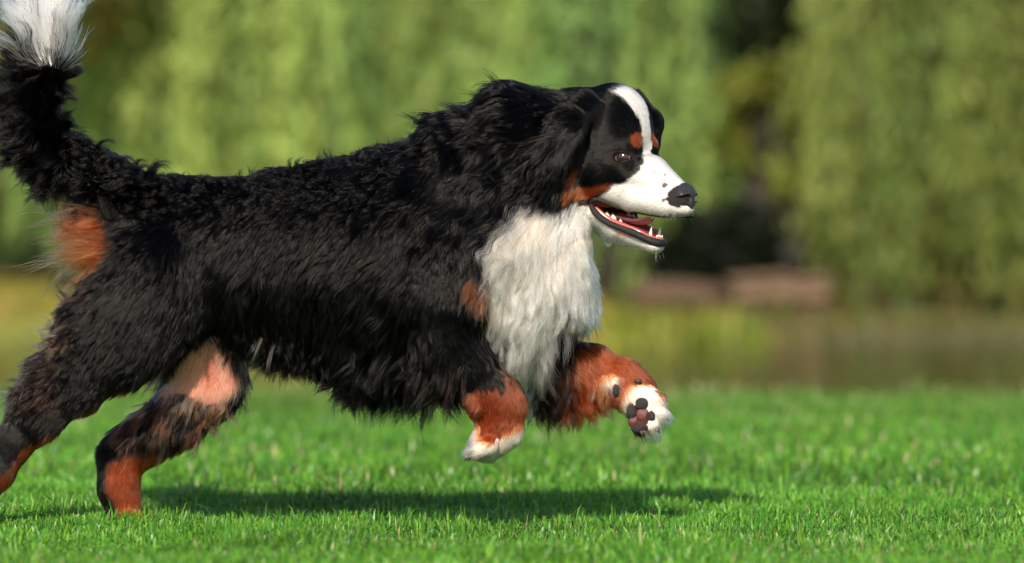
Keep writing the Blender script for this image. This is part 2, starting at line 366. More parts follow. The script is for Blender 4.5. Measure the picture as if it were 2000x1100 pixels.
# low timber landing stage on the far bank
WOOD = simple('weathered_timber', lin(112, 90, 72), 0.85, bump=0.5, bscale=18, var=0.25)
def box(x0, x1, y0, y1, z0, z1, bev=0.0):
    V = [(x, y, z) for x in (x0, x1) for y in (y0, y1) for z in (z0, z1)]
    return V, [(0, 1, 3, 2), (4, 6, 7, 5), (0, 4, 5, 1), (2, 3, 7, 6), (0, 2, 6, 4), (1, 5, 7, 3)]
st = bpy.data.objects.new('landing_stage', None); COL.objects.link(st); st.location = (1.72, 25.2, 0)
tag(st, 'low weathered pinkish brown timber landing stage on the far bank', 'landing stage')
for i in range(5):
    hgt = .215+0.012*(i % 3); V, Fc = box(-0.32+i*.13, -0.32+i*.13+.115, -.6, .6, hgt, hgt+.035); link('plank', tri_mesh('plank', V, Fc, False), WOOD, st)
for y in (-.56, .48):
    V, Fc = box(-.30, .30, y, y+.06, .11, .213); link('beam', tri_mesh('beam', V, Fc, False), WOOD, st)
for x in (-.28, .20):
    for y in (-.48, .38):
        V, Fc = box(x, x+.08, y, y+.08, -.25, .108); link('post', tri_mesh('post', V, Fc, False), WOOD, st)
LOG = simple('log_bark', lin(84, 66, 52), 0.9, bump=0.8, bscale=20, var=0.3)
V, Fc = tube([(.78, 24.6, .12), (1.0, 24.65, .14), (1.2, 24.6, .13), (1.36, 24.7, .12)], [.10, .095, .09, .08], 12)
tag(link('fallen_log', tri_mesh('fallen_log', V, Fc), LOG), 'short reddish brown fallen log left of the landing stage', 'log')
# ------------------------------------------------------------------ the dog
# sculpting space: (photo px, depth px away from camera, photo row); C2W turns it into world metres
def c2w(q):
    q = np.asarray(q, float); y = q[..., 1]*S; k = (D+y)/D
    return np.stack([(q[..., 0]-1000)*S*k, y, CAMH-(q[..., 2]-HZ)*S*k], -1)
PSI = R(35); CS, SN = math.cos(PSI), math.sin(PSI); HX, HY = 1190.0, 15.0
def h2c(u, v, w):      # head frame (u forward, v towards the dog's right, w photo row) -> sculpting space
    return np.stack([HX+u*CS-v*SN, HY-u*SN-v*CS, w+0*u], -1)
def c2h(q):
    dx, dy = q[..., 0]-HX, q[..., 1]-HY
    return dx*CS-dy*SN, -dx*SN-dy*CS, q[..., 2]
h_ = 3.6
lo = np.array([-150., -190., -80.]); hi = np.array([1420., 200., 1060.])
dims = np.ceil((hi-lo)/h_).astype(int)
F = np.full(dims, 60.0, np.float32)
def region(c0, c1, m):
    a = np.maximum(((np.minimum(c0, c1)-m-lo)/h_).astype(int), 0); b = np.minimum(((np.maximum(c0, c1)+m-lo)/h_).astype(int)+2, dims)
    sl = tuple(slice(a[i], b[i]) for i in range(3))
    g = np.meshgrid(*[lo[i]+h_*np.arange(a[i], b[i], dtype=np.float32) for i in range(3)], indexing='ij', sparse=True)
    return sl, g
def cone(a, ra, b, rb, k=25, sy=1.0, sub=False):
    """tapered limb between two points, squashed across the body by sy"""
    a = np.array(a, float); b = np.array(b, float); m = max(ra, rb)*max(1, sy)+k+h_*2
    sl, (X, Y, Z) = region(a, b, m)
    d = b-a; ds = d.copy(); ds[1] /= sy; L2 = float(ds@ds)+1e-6
    x, y, z = X-a[0], (Y-a[1])/sy, Z-a[2]
    t = np.clip((x*ds[0]+y*ds[1]+z*ds[2])/L2, 0, 1)
    r = ra+(rb-ra)*t
    dd = np.sqrt((x-t*ds[0])**2+(y-t*ds[1])**2+(z-t*ds[2])**2)-r
    if sub: F[sl] = -smin(-F[sl], dd, k)
    else: F[sl] = smin(F[sl], dd, k)
def chain(pts, k=25, sy=1.0):
    for p, q in zip(pts[:-1], pts[1:]): cone(p[:3], p[3], q[:3], q[3], k, sy)
def hell(u, v, w, ru, rv, rw, k=12, sub=False, tilt=0.0):
    """ellipsoid in the head frame"""
    c = h2c(np.array(float(u)), v, w); m = max(ru, rv, rw)+k+h_*2
    sl, (X, Y, Z) = region(c, c, m)
    dx, dy = X-HX, Y-HY; U = dx*CS-dy*SN-u; Vv = -dx*SN-dy*CS-v; Wz = Z-w
    ct, st_ = math.cos(tilt), math.sin(tilt); U2 = U*ct+Wz*st_; W2 = -U*st_+Wz*ct
    e = np.sqrt((U2/ru)**2+(Vv/rv)**2+(W2/rw)**2); dd = (e-1)*min(ru, rv, rw)*0.5*(1+1/np.maximum(e, .3))
    if sub: F[sl] = -smin(-F[sl], dd, k)
    else: F[sl] = smin(F[sl], dd, k)
def hcone(a, ra, b, rb, k=12, sub=False):
    A = h2c(np.array(float(a[0])), a[1], a[2]); B = h2c(np.array(float(b[0])), b[1], b[2]); cone(A, ra, B, rb, k, 1.0, sub)
# trunk of the body
chain([(262, 10, 455, 92), (330, 8, 478, 112), (430, 5, 495, 125), (560, 0, 500, 150), (690, 0, 502, 176), (790, 0, 500, 188), (880, 0, 490, 190)], 40, 0.72)
cone((960, 0, 500), 150, (985, 0, 560), 125, 50, 0.85)
cone((880, 0, 440), 165, (955, 0, 360), 135, 50, 0.72)
cone((955, 0, 360), 135, (1040, 0, 300), 108, 40, 0.80)
cone((1040, 0, 292), 112, (1130, 10, 266), 92, 30, 0.85)
chain([(1085, 0, 400, 66), (1058, 0, 480, 82), (1050, 0, 560, 84), (1020, 0, 630, 70)], 40, 0.9)
cone((1082, 4, 460), 66, (1078, 0, 560), 70, 30, 0.8)
cone((480, 0, 600), 60, (700, 0, 630), 70, 60, 0.9); cone((700, 0, 640), 72, (850, 0, 665), 74, 60, 0.9)
# near hind leg, stretched behind
chain([(290, -66, 540, 100), (218, -80, 645, 82), (150, -78, 730, 62), (75, -80, 808, 44), (28, -80, 862, 36)], 35, 0.62)
cone((330, -50, 600), 75, (240, -68, 690), 60, 40, 0.55)
chain([(28, -80, 862, 36), (-4, -82, 918, 32), (-52, -84, 985, 28), (-80, -84, 1012, 26)], 14, 0.8)
chain([(-80, -84, 1012, 26), (-44, -86, 1024, 18)], 12, 1.2)
# far hind leg, standing
chain([(330, 45, 560, 95), (395, 62, 670, 78), (405, 68, 745, 62), (345, 74, 812, 50), (285, 78, 855, 42), (238, 80, 895, 37), (232, 80, 950, 33), (243, 78, 1000, 33)], 30, 0.66)
for dy in (-22, -7, 8, 23): cone((250, 78+dy, 1012), 16, (292, 78+dy*1.25, 1024), 12, 10)
# near foreleg, folded
chain([(885, -90, 480, 92), (872, -102, 575, 80), (868, -98, 650, 60), (905, -96, 705, 46), (962, -92, 768, 43), (980, -90, 795, 41), (972, -90, 835, 34), (950, -90, 862, 28)], 28, 0.62)
cone((988, -90, 838), 33, (955, -90, 868), 31, 14, .7)
cone((930, -110, 798), 12, (918, -112, 775), 10, 12)
for dy in (-26, -9, 9, 26): cone((958, -90+dy*.8, 866), 18, (926+abs(dy)*.35, -92+dy*1.15, 880), 14, 5)
# far foreleg, reaching, pads turned to the camera
chain([(985, 62, 560, 85), (1040, 72, 650, 62), (1085, 76, 712, 50), (1150, 66, 722, 45), (1215, 46, 742, 38), (1243, 34, 766, 34), (1252, 28, 790, 34)], 25, 0.75)
cone((1060, 74, 735), 40, (1150, 66, 752), 34, 25, 0.6)
for a, b, r in (((1262, 22, 770), (1284, 10, 782), 17), ((1268, 20, 790), (1289, 4, 808), 17), ((1258, 18, 805), (1274, 2, 831), 16), ((1246, 20, 808), (1250, 6, 836), 14)): cone(a, r+1, b, r, 7)
# tail
TAIL = [(262, 5, 385, 36), (200, 2, 345, 30), (130, 0, 318, 28), (85, 0, 265, 27), (72, 0, 200, 25), (82, 0, 130, 30), (94, 0, 75, 28), (100, 0, 25, 22)]
chain(TAIL, 25)
# head
hell(12, 0, 254, 74, 78, 90, 20)
hell(46, 0, 276, 42, 52, 58, 14)
for s in (1, -1):
    hell(74, s*30, 286, 19, 20, 17, 12)
    hell(5, s*44, 335, 56, 40, 52, 20)
    hell(58, s*48, 330, 34, 22, 30, 16)
cone_k = 14
hcone((92, 0, 352), 49, (166, 0, 386), 30, 14)
for s in (1, -1):
    hcone((95, s*9, 350), 40, (158, s*6, 388), 23, 12)
    hcone((12, s*44, 370), 22, (80, s*35, 386), 24, 12); hcone((80, s*36, 388), 25, (150, s*22, 401), 24, 12)
    hcone((-16, s*36, 396), 30, (30, s*25, 444), 20, 14); hcone((30, s*25, 444), 19, (110, s*9, 479), 13, 10)
hell(176, 0, 409, 22, 24, 15, 10)
hcone((10, 0, 446), 30, (110, 0, 480), 13, 12)
hell(-40, 0, 370, 70, 62, 72, 30)
# mouth opening carved between the jaws
hell(95, 0, 433, 58, 26, 14, 5, sub=True, tilt=R(18)); hell(34, 0, 419, 46, 75, 11, 5, sub=True, tilt=R(23))
for s in (1, -1): hcone((2, s*64, 405), 8, (50, s*50, 428), 8, 5, True)
# eye sockets
EU, EV, EWr = 66.0, 50.0, 307.0
for s in (1, -1): hell(EU+3, s*(EV+8), EWr+1, 17, 17, 12, 4, sub=True, tilt=R(-4))
# ears: flaps blown back
chain([(1146, -58, 208, 27), (1112, -92, 250, 33), (1082, -106, 300, 32)], 18, 0.40)
A = h2c(np.array(8.), -72, 200); B = h2c(np.array(42.), -88, 240); C_ = h2c(np.array(44.), -86, 285)
cone(A, 22, B, 20, 14, 0.6); cone(B, 20, C_, 15, 14, 0.6)
v, q = surface_nets(F, lo, h_); v = smooth_mesh(v, q, 2, 0.5)
NV = len(v)
# orient outwards (rows grow downwards in sculpting space, so flip)
wv_ = c2w(v)
def fnorm(V, Q): return np.cross(V[Q[:, 2]]-V[Q[:, 0]], V[Q[:, 3]]-V[Q[:, 1]])
_n = fnorm(wv_, q); _c = wv_[q].mean(1); 
if ((_c*_n).sum()) < 0: q = q[:, ::-1]; _n = -_n
vn = np.zeros((NV, 3)); 
for k in range(4):
    for a in range(3): vn[:, a] += np.bincount(q[:, k], _n[:, a], NV)
vn = unit(vn)
# ---------------- colours
BLACK = np.array([0.0010, 0.0009, 0.0010]); WHITE = np.array([0.88, 0.77, 0.67]); RUST = np.array([0.225, 0.045, 0.013]); PINK = np.array([0.72, 0.30, 0.20]); BROWN = np.array([0.03, 0.012, 0.010])
def is_head(c):
    u, vv, w = c2h(c); return (u > -55) & (w < 520) & (w < 466+np.maximum(u+10, 0)*0.55) & (c[:, 0] > 1085) & (c[:, 1]-15 > -230)
def fold(c):
    """far side of the head -> its mirror image on the near side"""
    u, vv, w = c2h(c); hd = is_head(c); m = h2c(u, np.where(vv < 0, -vv, vv), w); o = c.copy(); o[hd] = m[hd]; return o, hd, vv
HWHITE = [(1190, 178), (1215, 190), (1238, 218), (1252, 250), (1256, 285), (1257, 318), (1246, 340), (1222, 352), (1196, 360), (1182, 374), (1160, 388), (1140, 398), (1100, 392), (1050, 385), (1030, 440), (1100, 520), (1300, 520), (1440, 480), (1440, 240), (1300, 170), (1260, 150)]
HRUST = [(1106, 384), (1106, 362), (1114, 340), (1128, 322), (1136, 326), (1126, 348), (1122, 362), (1140, 360), (1168, 357), (1198, 357), (1182, 372), (1158, 385), (1132, 392), (1116, 390)]
CHEST = [(1036, 372), (1060, 385), (1100, 396), (1145, 400), (1230, 430), (1230, 600), (1150, 598), (1128, 612), (1095, 632), (1070, 668), (1052, 715), (1030, 800), (1015, 742), (985, 705), (962, 680), (925, 645), (945, 622), (958, 600), (948, 560), (946, 520), (955, 480), (975, 440), (995, 420), (1015, 398)]
PATCH = [(912, 520), (935, 525), (948, 560), (955, 598), (944, 598), (930, 575), (912, 570)]
NRUST = [(955, 690), (985, 718), (1012, 748), (1040, 770), (1035, 835), (1010, 842), (985, 855), (955, 868), (935, 862), (925, 820), (890, 800), (898, 765), (925, 752), (955, 755), (985, 752), (978, 725)]
NWHITE = [(932, 806), (940, 852), (956, 862), (986, 852), (1008, 836), (1045, 815), (1020, 920), (880, 920), (885, 850)]
FRUST = [(1092, 712), (1125, 682), (1165, 668), (1240, 690), (1320, 760), (1320, 900), (1040, 900), (1068, 760), (1080, 730)]
FWHITE = [(1158, 738), (1198, 728), (1206, 745), (1196, 758), (1178, 762), (1172, 800), (1160, 815), (1166, 775)]
FPAW = [(1212, 782), (1226, 758), (1246, 750), (1276, 752), (1292, 778), (1330, 800), (1320, 880), (1215, 870), (1205, 800)]
RUMP = [(60, 400), (150, 400), (196, 402), (222, 428), (240, 470), (226, 500), (196, 518), (176, 530), (140, 560), (60, 560)]
NHR = [(265, 738), (268, 752), (215, 790), (150, 835), (100, 870), (75, 905), (40, 965), (10, 1010), (-60, 1060), (-60, 985), (0, 930), (40, 880), (80, 850), (125, 830), (175, 795), (222, 765)]
FPINK = [(398, 650), (425, 655), (450, 690), (476, 740), (455, 772), (425, 790), (385, 782), (345, 772), (300, 768), (335, 720), (370, 680)]
FHR = [(240, 880), (255, 862), (300, 868), (335, 872), (360, 860), (420, 850), (400, 900), (330, 905), (310, 960), (310, 1045), (225, 1045), (222, 1000), (205, 950), (204, 915), (215, 895)]
TAILW = [(-60, -100), (230, -100), (200, 90), (150, 122), (118, 140), (85, 128), (40, 112), (-60, 100)]
def colour(c, wob=1.0, seed=0):
    """c: points in sculpting space -> colour and region code"""
    cc, hd, hv = fold(c)
    hx = np.where(hd, 3.5, 7.0)*wob
    X = cc[:, 0]+hx*vnoise(cc, 0.05, 1)+hx*.6*vnoise(cc, 0.15, 2); Z = cc[:, 2]+hx*vnoise(cc, 0.05, 3)+hx*.6*vnoise(cc, 0.15, 4)
    y = c[:, 1]; col = np.tile(BLACK, (len(c), 1)); reg = np.zeros(len(c), int)
    def put(mask, color, code): col[mask] = color; reg[mask] = code
    body = ~hd
    put(body & inpoly(X, Z, CHEST), WHITE, 1)
    put(body & (c[:, 0] < 700) & (c[:, 0] > 430) & (vnoise(c, .03, 9) > .62) & (c[:, 2] > 640), (0.30, 0.26, 0.22), 0)
    put(body & inpoly(X, Z, PATCH), RUST*.6, 2)
    near = y < -35; fwd = y > 0
    leg = body & near & (c[:, 2] > 600) & (c[:, 0] > 780) & (c[:, 0] < 1060)
    put(leg & (c[:, 2] > 600) & (reg == 1) & (c[:, 0] < 930+(c[:, 2]-600)*.75), BLACK, 3)
    put(leg & inpoly(X, Z, NRUST), RUST, 3); put(leg & inpoly(X, Z, NWHITE), WHITE, 3)
    put(leg & (c[:, 2] > 876) & (vnoise(c*np.array([.5, 1, 1.5]), .12, 61) > .1), (.30, .24, .18), 3)
    lg = body & (y > -40) & (c[:, 0] > 1075) & (c[:, 2] > 640)
    put(lg & inpoly(X, Z, FRUST), RUST, 4); put(lg & inpoly(X, Z, FWHITE), WHITE*.97, 4); put(lg & inpoly(X, Z, FPAW), WHITE, 4)
    put(lg & (y < 40) & (((X-1243)/24)**2+((Z-818)/34)**2 < 1), (.07, .022, .018), 4)
    put(body & inpoly(X, Z, RUMP), RUST*1.1, 5)
    put(body & (y < -30) & inpoly(X, Z, NHR), RUST*.9, 6)
    far = body & (y > -20)
    put(far & (c[:, 0] > 285) & inpoly(X, Z, FPINK), PINK, 7)
    fm = far & (c[:, 0] > 230) & (c[:, 0] < 470) & (c[:, 2] > 765) & (c[:, 2] < 865) & (vnoise(c*np.array([1, 1, .3]), .045, 7) > -.05); put(fm & (reg != 7), (0.15, 0.055, 0.03), 8)
    put(far & inpoly(X, Z, FHR), RUST*1.15, 6)
    put(body & (c[:, 0] < 240) & inpoly(X, Z, TAILW), (.93, .90, .88), 9)
    put(body & (y < -30) & (c[:, 0] < 130) & (c[:, 0] > 20) & (c[:, 2] > 660) & (c[:, 2] < 800) & (vnoise(c, .05, 5) > -.1), BROWN, 0)
    put(hd & inpoly(X, Z, HWHITE), np.array([.74, .70, .67]), 10)
    put(hd & inpoly(X, Z, HRUST), RUST, 11)
    put(hd & (((X-1245)/12)**2+((Z-275)/14)**2 < 1), RUST*.75, 12)
    put(hd & (c[:, 0] > 1205) & (c[:, 2] > 425) & (c[:, 2] < 462), (.62, .36, .30), 10)
    nearface = hd & (hv > 0)
    for fx, fz, fr in ((1298, 362, 5), (1296, 391, 4), (1276, 337, 2), (1299, 341, 2)): put(nearface & (np.hypot(c[:, 0]-fx, c[:, 2]-fz) < fr), (.10, .05, .045), 10)
    return col, reg, hd
vc, vr, vh = colour(v)
pink = (vr == 7)
vc2 = vc.copy(); vc2[~pink] *= 0.8; tp_ = np.clip(.45+.9*vnoise(v, .03, 41)+.6*(v[:, 0]-415)/60, 0, 1)[:, None]; vc2[pink] = (np.array([.78, .36, .27])*(1-tp_)+np.array([.60, .23, .17])*tp_)[pink]
u_, v__, w_ = c2h(v)
LPY = lambda u: np.interp(u, [-4, 10, 25, 50, 80, 118, 155, 185], [398, 391, 392, 403, 413, 421, 426, 425])
LWY = lambda u: np.interp(u, [-4, 5, 16, 35, 60, 88, 108, 122], [400, 408, 422, 436, 446, 457, 468, 474])
inm = vh & (u_ > -12) & (u_ < 134) & (w_ > LPY(u_)-2) & (w_ < LWY(u_)+3) & (np.abs(v__) < 75); vc2[inm] = (.22, .035, .04)
vc2[vh & (((u_-182)/19)**2+((w_-383)/22)**2 < 1)] = (.02, .015, .015)
sock = vh & (np.hypot((u_-EU)/24, (w_-EWr)/14) < 1) & (np.abs(v__) > 25); vc2[sock] = (.015, .01, .01)
# skin material
SC.cycles.max_bounces = 18; SC.cycles.transmission_bounces = 16
m, n, l, b = new_mat('dog_skin'); a = n.new('ShaderNodeAttribute'); a.attribute_name = 'col'
l.new(a.outputs['Color'], b.inputs['Base Color']); b.inputs['Roughness'].default_value = 0.8; b.inputs['Specular IOR Level'].default_value = 0.2
tc = n.new('ShaderNodeTexCoord'); nz = n.new('ShaderNodeTexNoise'); nz.inputs['Scale'].default_value = 260; l.new(tc.outputs['Object'], nz.inputs['Vector'])
bp = n.new('ShaderNodeBump'); bp.inputs['Strength'].default_value = .5; bp.inputs['Distance'].default_value = .002; l.new(nz.outputs[0], bp.inputs['Height']); l.new(bp.outputs[0], b.inputs['Normal'])
dog = link('bernese_mountain_dog', mesh_np('dog_body', wv_, q, True, vc2), m)
tag(dog, 'black, white and rust long-haired dog in mid leap over the lawn, mouth open', 'dog')

# ---------------- fur
# (row of controls: px, row, dx, drow, length px, curl, lift, y weight side 0 any / -1 near / +1 far)
CT = np.array([
 (300, 350, -1, .1, 40, 1.25, .45, 0), (370, 360, -1, .2, 40, 1.2, .40, 0), (450, 370, -1, .25, 36, 1.4, .36, 0), (600, 365, -1, .3, 36, 1.2, .34, 0), (700, 340, -1, .35, 44, 1.2, .36, 0), (780, 310, -1, .3, 60, 1.2, .42, 0),
 (860, 270, -1, .3, 84, .7, .24, 0), (930, 220, -1, .2, 84, .7, .24, 0), (1020, 190, -1, .1, 70, .6, .28, 0), (1100, 180, -1, .05, 34, .4, .22, 0),
 (950, 300, -1, .55, 92, .7, .18, 0), (1000, 260, -1, .35, 84, .7, .18, 0), (1010, 350, -.9, .7, 84, .7, .18, 0), (900, 380, -.8, .9, 84, .6, .15, 0), (850, 450, -.6, 1, 56, .5, .15, 0), (930, 470, -.35, 1, 56, .5, .15, 0),
 (840, 560, -.25, 1, 26, .4, .18, 0), (880, 620, .1, 1, 18, .2, .15, 0), (760, 480, -.7, .9, 50, .35, .13, 0), (650, 480, -.8, .8, 46, .35, .14, 0), (550, 480, -.75, .8, 44, .35, .14, 0), (450, 470, -.7, .8, 42, .35, .14, 0), (370, 480, -.5, 1, 42, .35, .14, 0),
 (740, 600, -.5, 1, 56, .4, .14, 0), (620, 590, -.45, 1, 52, .35, .14, 0), (500, 590, -.35, 1, 48, .35, .15, 0), (400, 580, -.4, 1, 42, .35, .14, 0),
 (480, 680, -.25, 1, 62, .6, .25, 0), (560, 690, -.3, 1, 60, .6, .25, 0), (640, 700, -.3, 1, 62, .6, .25, 0), (720, 715, -.35, 1, 92, .6, .25, 0), (800, 725, -.45, 1, 112, .6, .22, 0), (860, 740, -.5, 1, 95, .5, .2, 0),
 (240, 430, -.9, .5, 40, .5, .25, 0), (180, 450, -1, .28, 88, .5, .38, 0), (200, 500, -.9, .6, 44, .5, .25, 0), (280, 450, -.6, .9, 30, .4, .25, 0), (270, 560, -.6, 1, 40, .3, .14, -1), (210, 600, -.8, .9, 42, .3, .18, -1), (150, 640, -1, .6, 46, .8, .35, -1), (110, 700, -1, .6, 52, 1.3, .35, -1), (90, 760, -.9, .7, 44, 1.2, .35, -1), (180, 720, -.6, 1, 30, .4, .22, -1), (120, 800, -.7, .8, 20, .2, .2, -1), (40, 860, -.5, 1, 16, .1, .18, -1), (0, 930, -.5, 1, 13, .1, .15, -1), (-20, 1010, .4, .6, 12, .1, .15, -1),
 (400, 700, -.35, 1, 11, .2, .12, 1), (380, 740, -.35, 1, 14, .2, .12, 1), (430, 730, -.35, 1, 14, .2, .12, 1), (440, 760, -.3, 1, 26, .4, .2, 1), (350, 770, -.35, 1, 50, .7, .25, 1), (420, 800, -.4, 1, 34, .5, .22, 1), (330, 820, -.4, 1, 44, .7, .25, 1), (260, 820, -.45, 1, 52, .6, .3, 1), (240, 880, -.5, 1, 20, .2, .2, 1), (300, 870, -.3, 1, 22, .25, .15, 1), (230, 950, .1, 1, 19, .25, .16, 1), (250, 1010, .6, .7, 12, .1, .15, 1),
 (240, 330, -1, -.1, 80, 3.4, .7, 0), (200, 345, -1, .1, 80, 3.4, .65, 0), (160, 315, -.9, -.1, 84, 3.4, .7, 0), (110, 335, -1, .5, 75, .9, .35, 0), (90, 290, -1, .45, 80, .6, .4, 0), (75, 240, -.95, .1, 66, .5, .45, 0), (115, 230, -.3, -.3, 70, 2.4, .75, 0), (75, 180, -.8, -.3, 62, .5, .5, 0), (108, 160, .2, -.7, 66, .8, .75, 0), (82, 140, -.6, -.5, 55, .5, .45, 0), (100, 105, .0, -1, 110, .3, .32, 0), (65, 100, -.35, -1, 120, .35, .36, 0), (95, 70, -.05, -1, 115, .3, .30, 0), (100, 25, 0, -1, 100, .3, .3, 0),
 (1030, 405, -1, .5, 84, .6, .30, 0), (1080, 410, -1, .4, 44, .5, .25, 0), (1005, 450, -.95, .75, 76, .6, .28, 0), (1090, 470, -.7, 1, 50, .6, .25, 0), (1000, 530, -.4, 1, 52, .6, .25, 0), (1080, 550, -.3, 1, 56, .6, .28, 0), (1130, 500, -.1, 1, 48, .5, .3, 0), (1130, 570, .0, 1, 58, .5, .35, 0), (1000, 620, -.3, 1, 52, .5, .2, 0), (1060, 640, -.2, 1, 62, .5, .28, 0), (1020, 690, .1, 1, 66, .5, .25, 0),
 (900, 690, .6, 1, 18, .25, .13, -1), (950, 740, .6, .9, 16, .25, .13, -1), (980, 790, -.15, 1, 18, .25, .15, -1), (960, 840, -.4, 1, 18, .25, .15, -1), (940, 870, -1, .25, 17, .1, .15, -1), (860, 720, -.3, 1, 60, .5, .2, -1), (920, 780, -.4, 1, 20, .3, .2, -1),
 (1080, 660, .4, 1, 28, .3, .2, 1), (1140, 690, .9, .7, 18, .25, .15, 1), (1200, 715, 1, .5, 15, .25, .13, 1), (1260, 750, .8, .8, 9, .05, .13, 1), (1070, 745, -.2, 1, 72, .6, .25, 1), (1110, 760, -.1, 1, 66, .6, .25, 1), (1150, 768, .0, 1, 52, .5, .25, 1), (1190, 765, .1, 1, 24, .3, .2, 1), (1270, 810, .5, .7, 9, .05, .15, 1), (1230, 800, .2, .9, 10, .05, .15, 1),
], float)
HC = np.array([  # head controls, near-side pixels
 (1150, 200, -1, -.05, 24, .2, .25), (1200, 195, -1, -.1, 12, .1, .2), (1240, 220, -.8, -.5, 8, .05, .15), (1270, 270, -.5, -.9, 6, 0, .13), (1230, 260, -.9, -.2, 8, 0, .13), (1190, 260, -1, .1, 15, .05, .15), (1170, 310, -1, .35, 17, .1, .15), (1210, 335, -1, .3, 8, 0, .13), (1250, 340, -1, -.05, 8, 0, .15),
 (1290, 345, -1, -.3, 4, 0, .12), (1310, 400, -.9, .5, 4, 0, .12), (1250, 390, -1, .35, 8, 0, .15), (1200, 385, -1, .25, 9, 0, .13), (1150, 380, -1, .3, 14, .1, .15), (1115, 370, -1, .5, 24, .3, .22), (1130, 330, -.9, .8, 18, .2, .18), (1100, 400, -1, .4, 32, .4, .25),
 (1180, 440, -1, .1, 9, .1, .13), (1230, 465, -1, -.2, 7, 0, .12), (1270, 480, -1, -.1, 4, 0, .10), (1220, 480, -1, .1, 7, 0, .12), (1140, 420, -1, .3, 18, .2, .16), (1130, 450, -.9, .6, 24, .2, .18)], float)
EARC = np.array([(1130, 220, -1, .15, 30, .4, .2), (1110, 260, -.8, .7, 34, .4, .15), (1080, 300, -.8, .6, 44, .5, .2)], float)
def field(px, pz, C, side=None):
    out = np.zeros((len(px), 5))
    for s0 in range(0, len(px), 20000):
        x, z = px[s0:s0+20000, None], pz[s0:s0+20000, None]
        w = 1/((x-C[:, 0])**2+(z-C[:, 1])**2+150)**1.6
        if side is not None:
            sd_ = side[s0:s0+20000, None]; w = w*np.where(C[:, 7] == 0, 1, np.where(C[:, 7]*sd_ > 0, 1, 0.02))
        w /= w.sum(1, keepdims=True); out[s0:s0+20000] = w@C[:, 2:7]
    return out
# triangles for sampling
tri = np.concatenate([q[:, [0, 1, 2]], q[:, [0, 2, 3]]]); e1 = wv_[tri[:, 1]]-wv_[tri[:, 0]]; e2 = wv_[tri[:, 2]]-wv_[tri[:, 0]]
area = 0.5*np.linalg.norm(np.cross(e1, e2), axis=1)*1e4         # cm2
tc_ = v[tri].mean(1); tn = vn[tri].mean(1)
hd = is_head(tc_); fx = field(tc_[:, 0], tc_[:, 2], CT, np.where(tc_[:, 1] > 0, 1., -1.))
dens = np.clip(1400/np.maximum(fx[:, 2], 10), 24, 90)*1.25; dens[hd] = 120
dens *= np.where(tn[:, 1] > 0.35, 0.35, 1.0)
u_, v__, w_ = c2h(tc_)
noh = hd & (((np.hypot((u_-EU-2)/23, (w_-EWr)/17) < 1) & (np.abs(v__) > 20)) | (((u_-184)/20)**2+((w_-384)/23)**2 < 1))
lipy = np.interp(u_, [-4, 10, 25, 50, 80, 118, 155, 185], [400, 395, 397, 407, 416, 422, 426, 425]); lowy = np.interp(u_, [-4, 15, 35, 60, 85, 108, 122], [404, 420, 440, 454, 465, 473, 476])
noh |= hd & (u_ > -10) & (u_ < 134) & (w_ > LPY(u_)-1) & (w_ < LWY(u_)+2)
pawp = (tc_[:, 0] > 1218) & (tc_[:, 0] < 1282) & (tc_[:, 2] > 775) & (tc_[:, 2] < 850) & (tn[:, 1] < -.5); noh |= pawp & (np.hypot((tc_[:, 0]-1248)/24, (tc_[:, 2]-812)/34) < 1)
dens[noh] = 0
_c, _r, _h = colour(tc_); dens[_r == 7] *= .45
DM = 1.0
cnt = rng.poisson(area*dens*DM)
ti = np.repeat(np.arange(len(tri)), cnt); n = len(ti)
r1 = np.sqrt(rng.random(n)); r2 = rng.random(n); bw = np.stack([1-r1, r1*(1-r2), r1*r2], 1)[..., None]
root = (wv_[tri[ti]]*bw).sum(1); rc = (v[tri[ti]]*bw).sum(1); rn = unit((vn[tri[ti]]*bw).sum(1))
A0 = field(rc[:, 0], rc[:, 2], CT)[:, 2]; hd0 = is_head(rc)
jj = np.where(hd0, 2.2, 1.5+A0*.10)[:, None]
dens_keep = None
col, reg, hd = colour(rc+rng.normal(size=(n, 3))*jj*np.array([1, 0, 1]), 1.0); hd = hd0
side = np.where(rc[:, 1] > 0, 1., -1.)
cf, _, hv = fold(rc)
fl = field(rc[:, 0], rc[:, 2], CT, side); fh = field(cf[:, 0], cf[:, 2], HC)
hw = np.clip((rc[:, 0]-1085)/40, 0, 1)[:, None]*hd[:, None]; 
ear = (np.hypot((rc[:, 0]-1112)/52, (rc[:, 2]-262)/62) < 1) & (rc[:, 1] < -72)
fe = field(rc[:, 0], rc[:, 2], EARC)
A5 = fl*(1-hw)+fh*hw; A5[ear] = fe[ear]
# world directions
dirw = np.stack([A5[:, 0], np.zeros(n), -A5[:, 1]], 1)
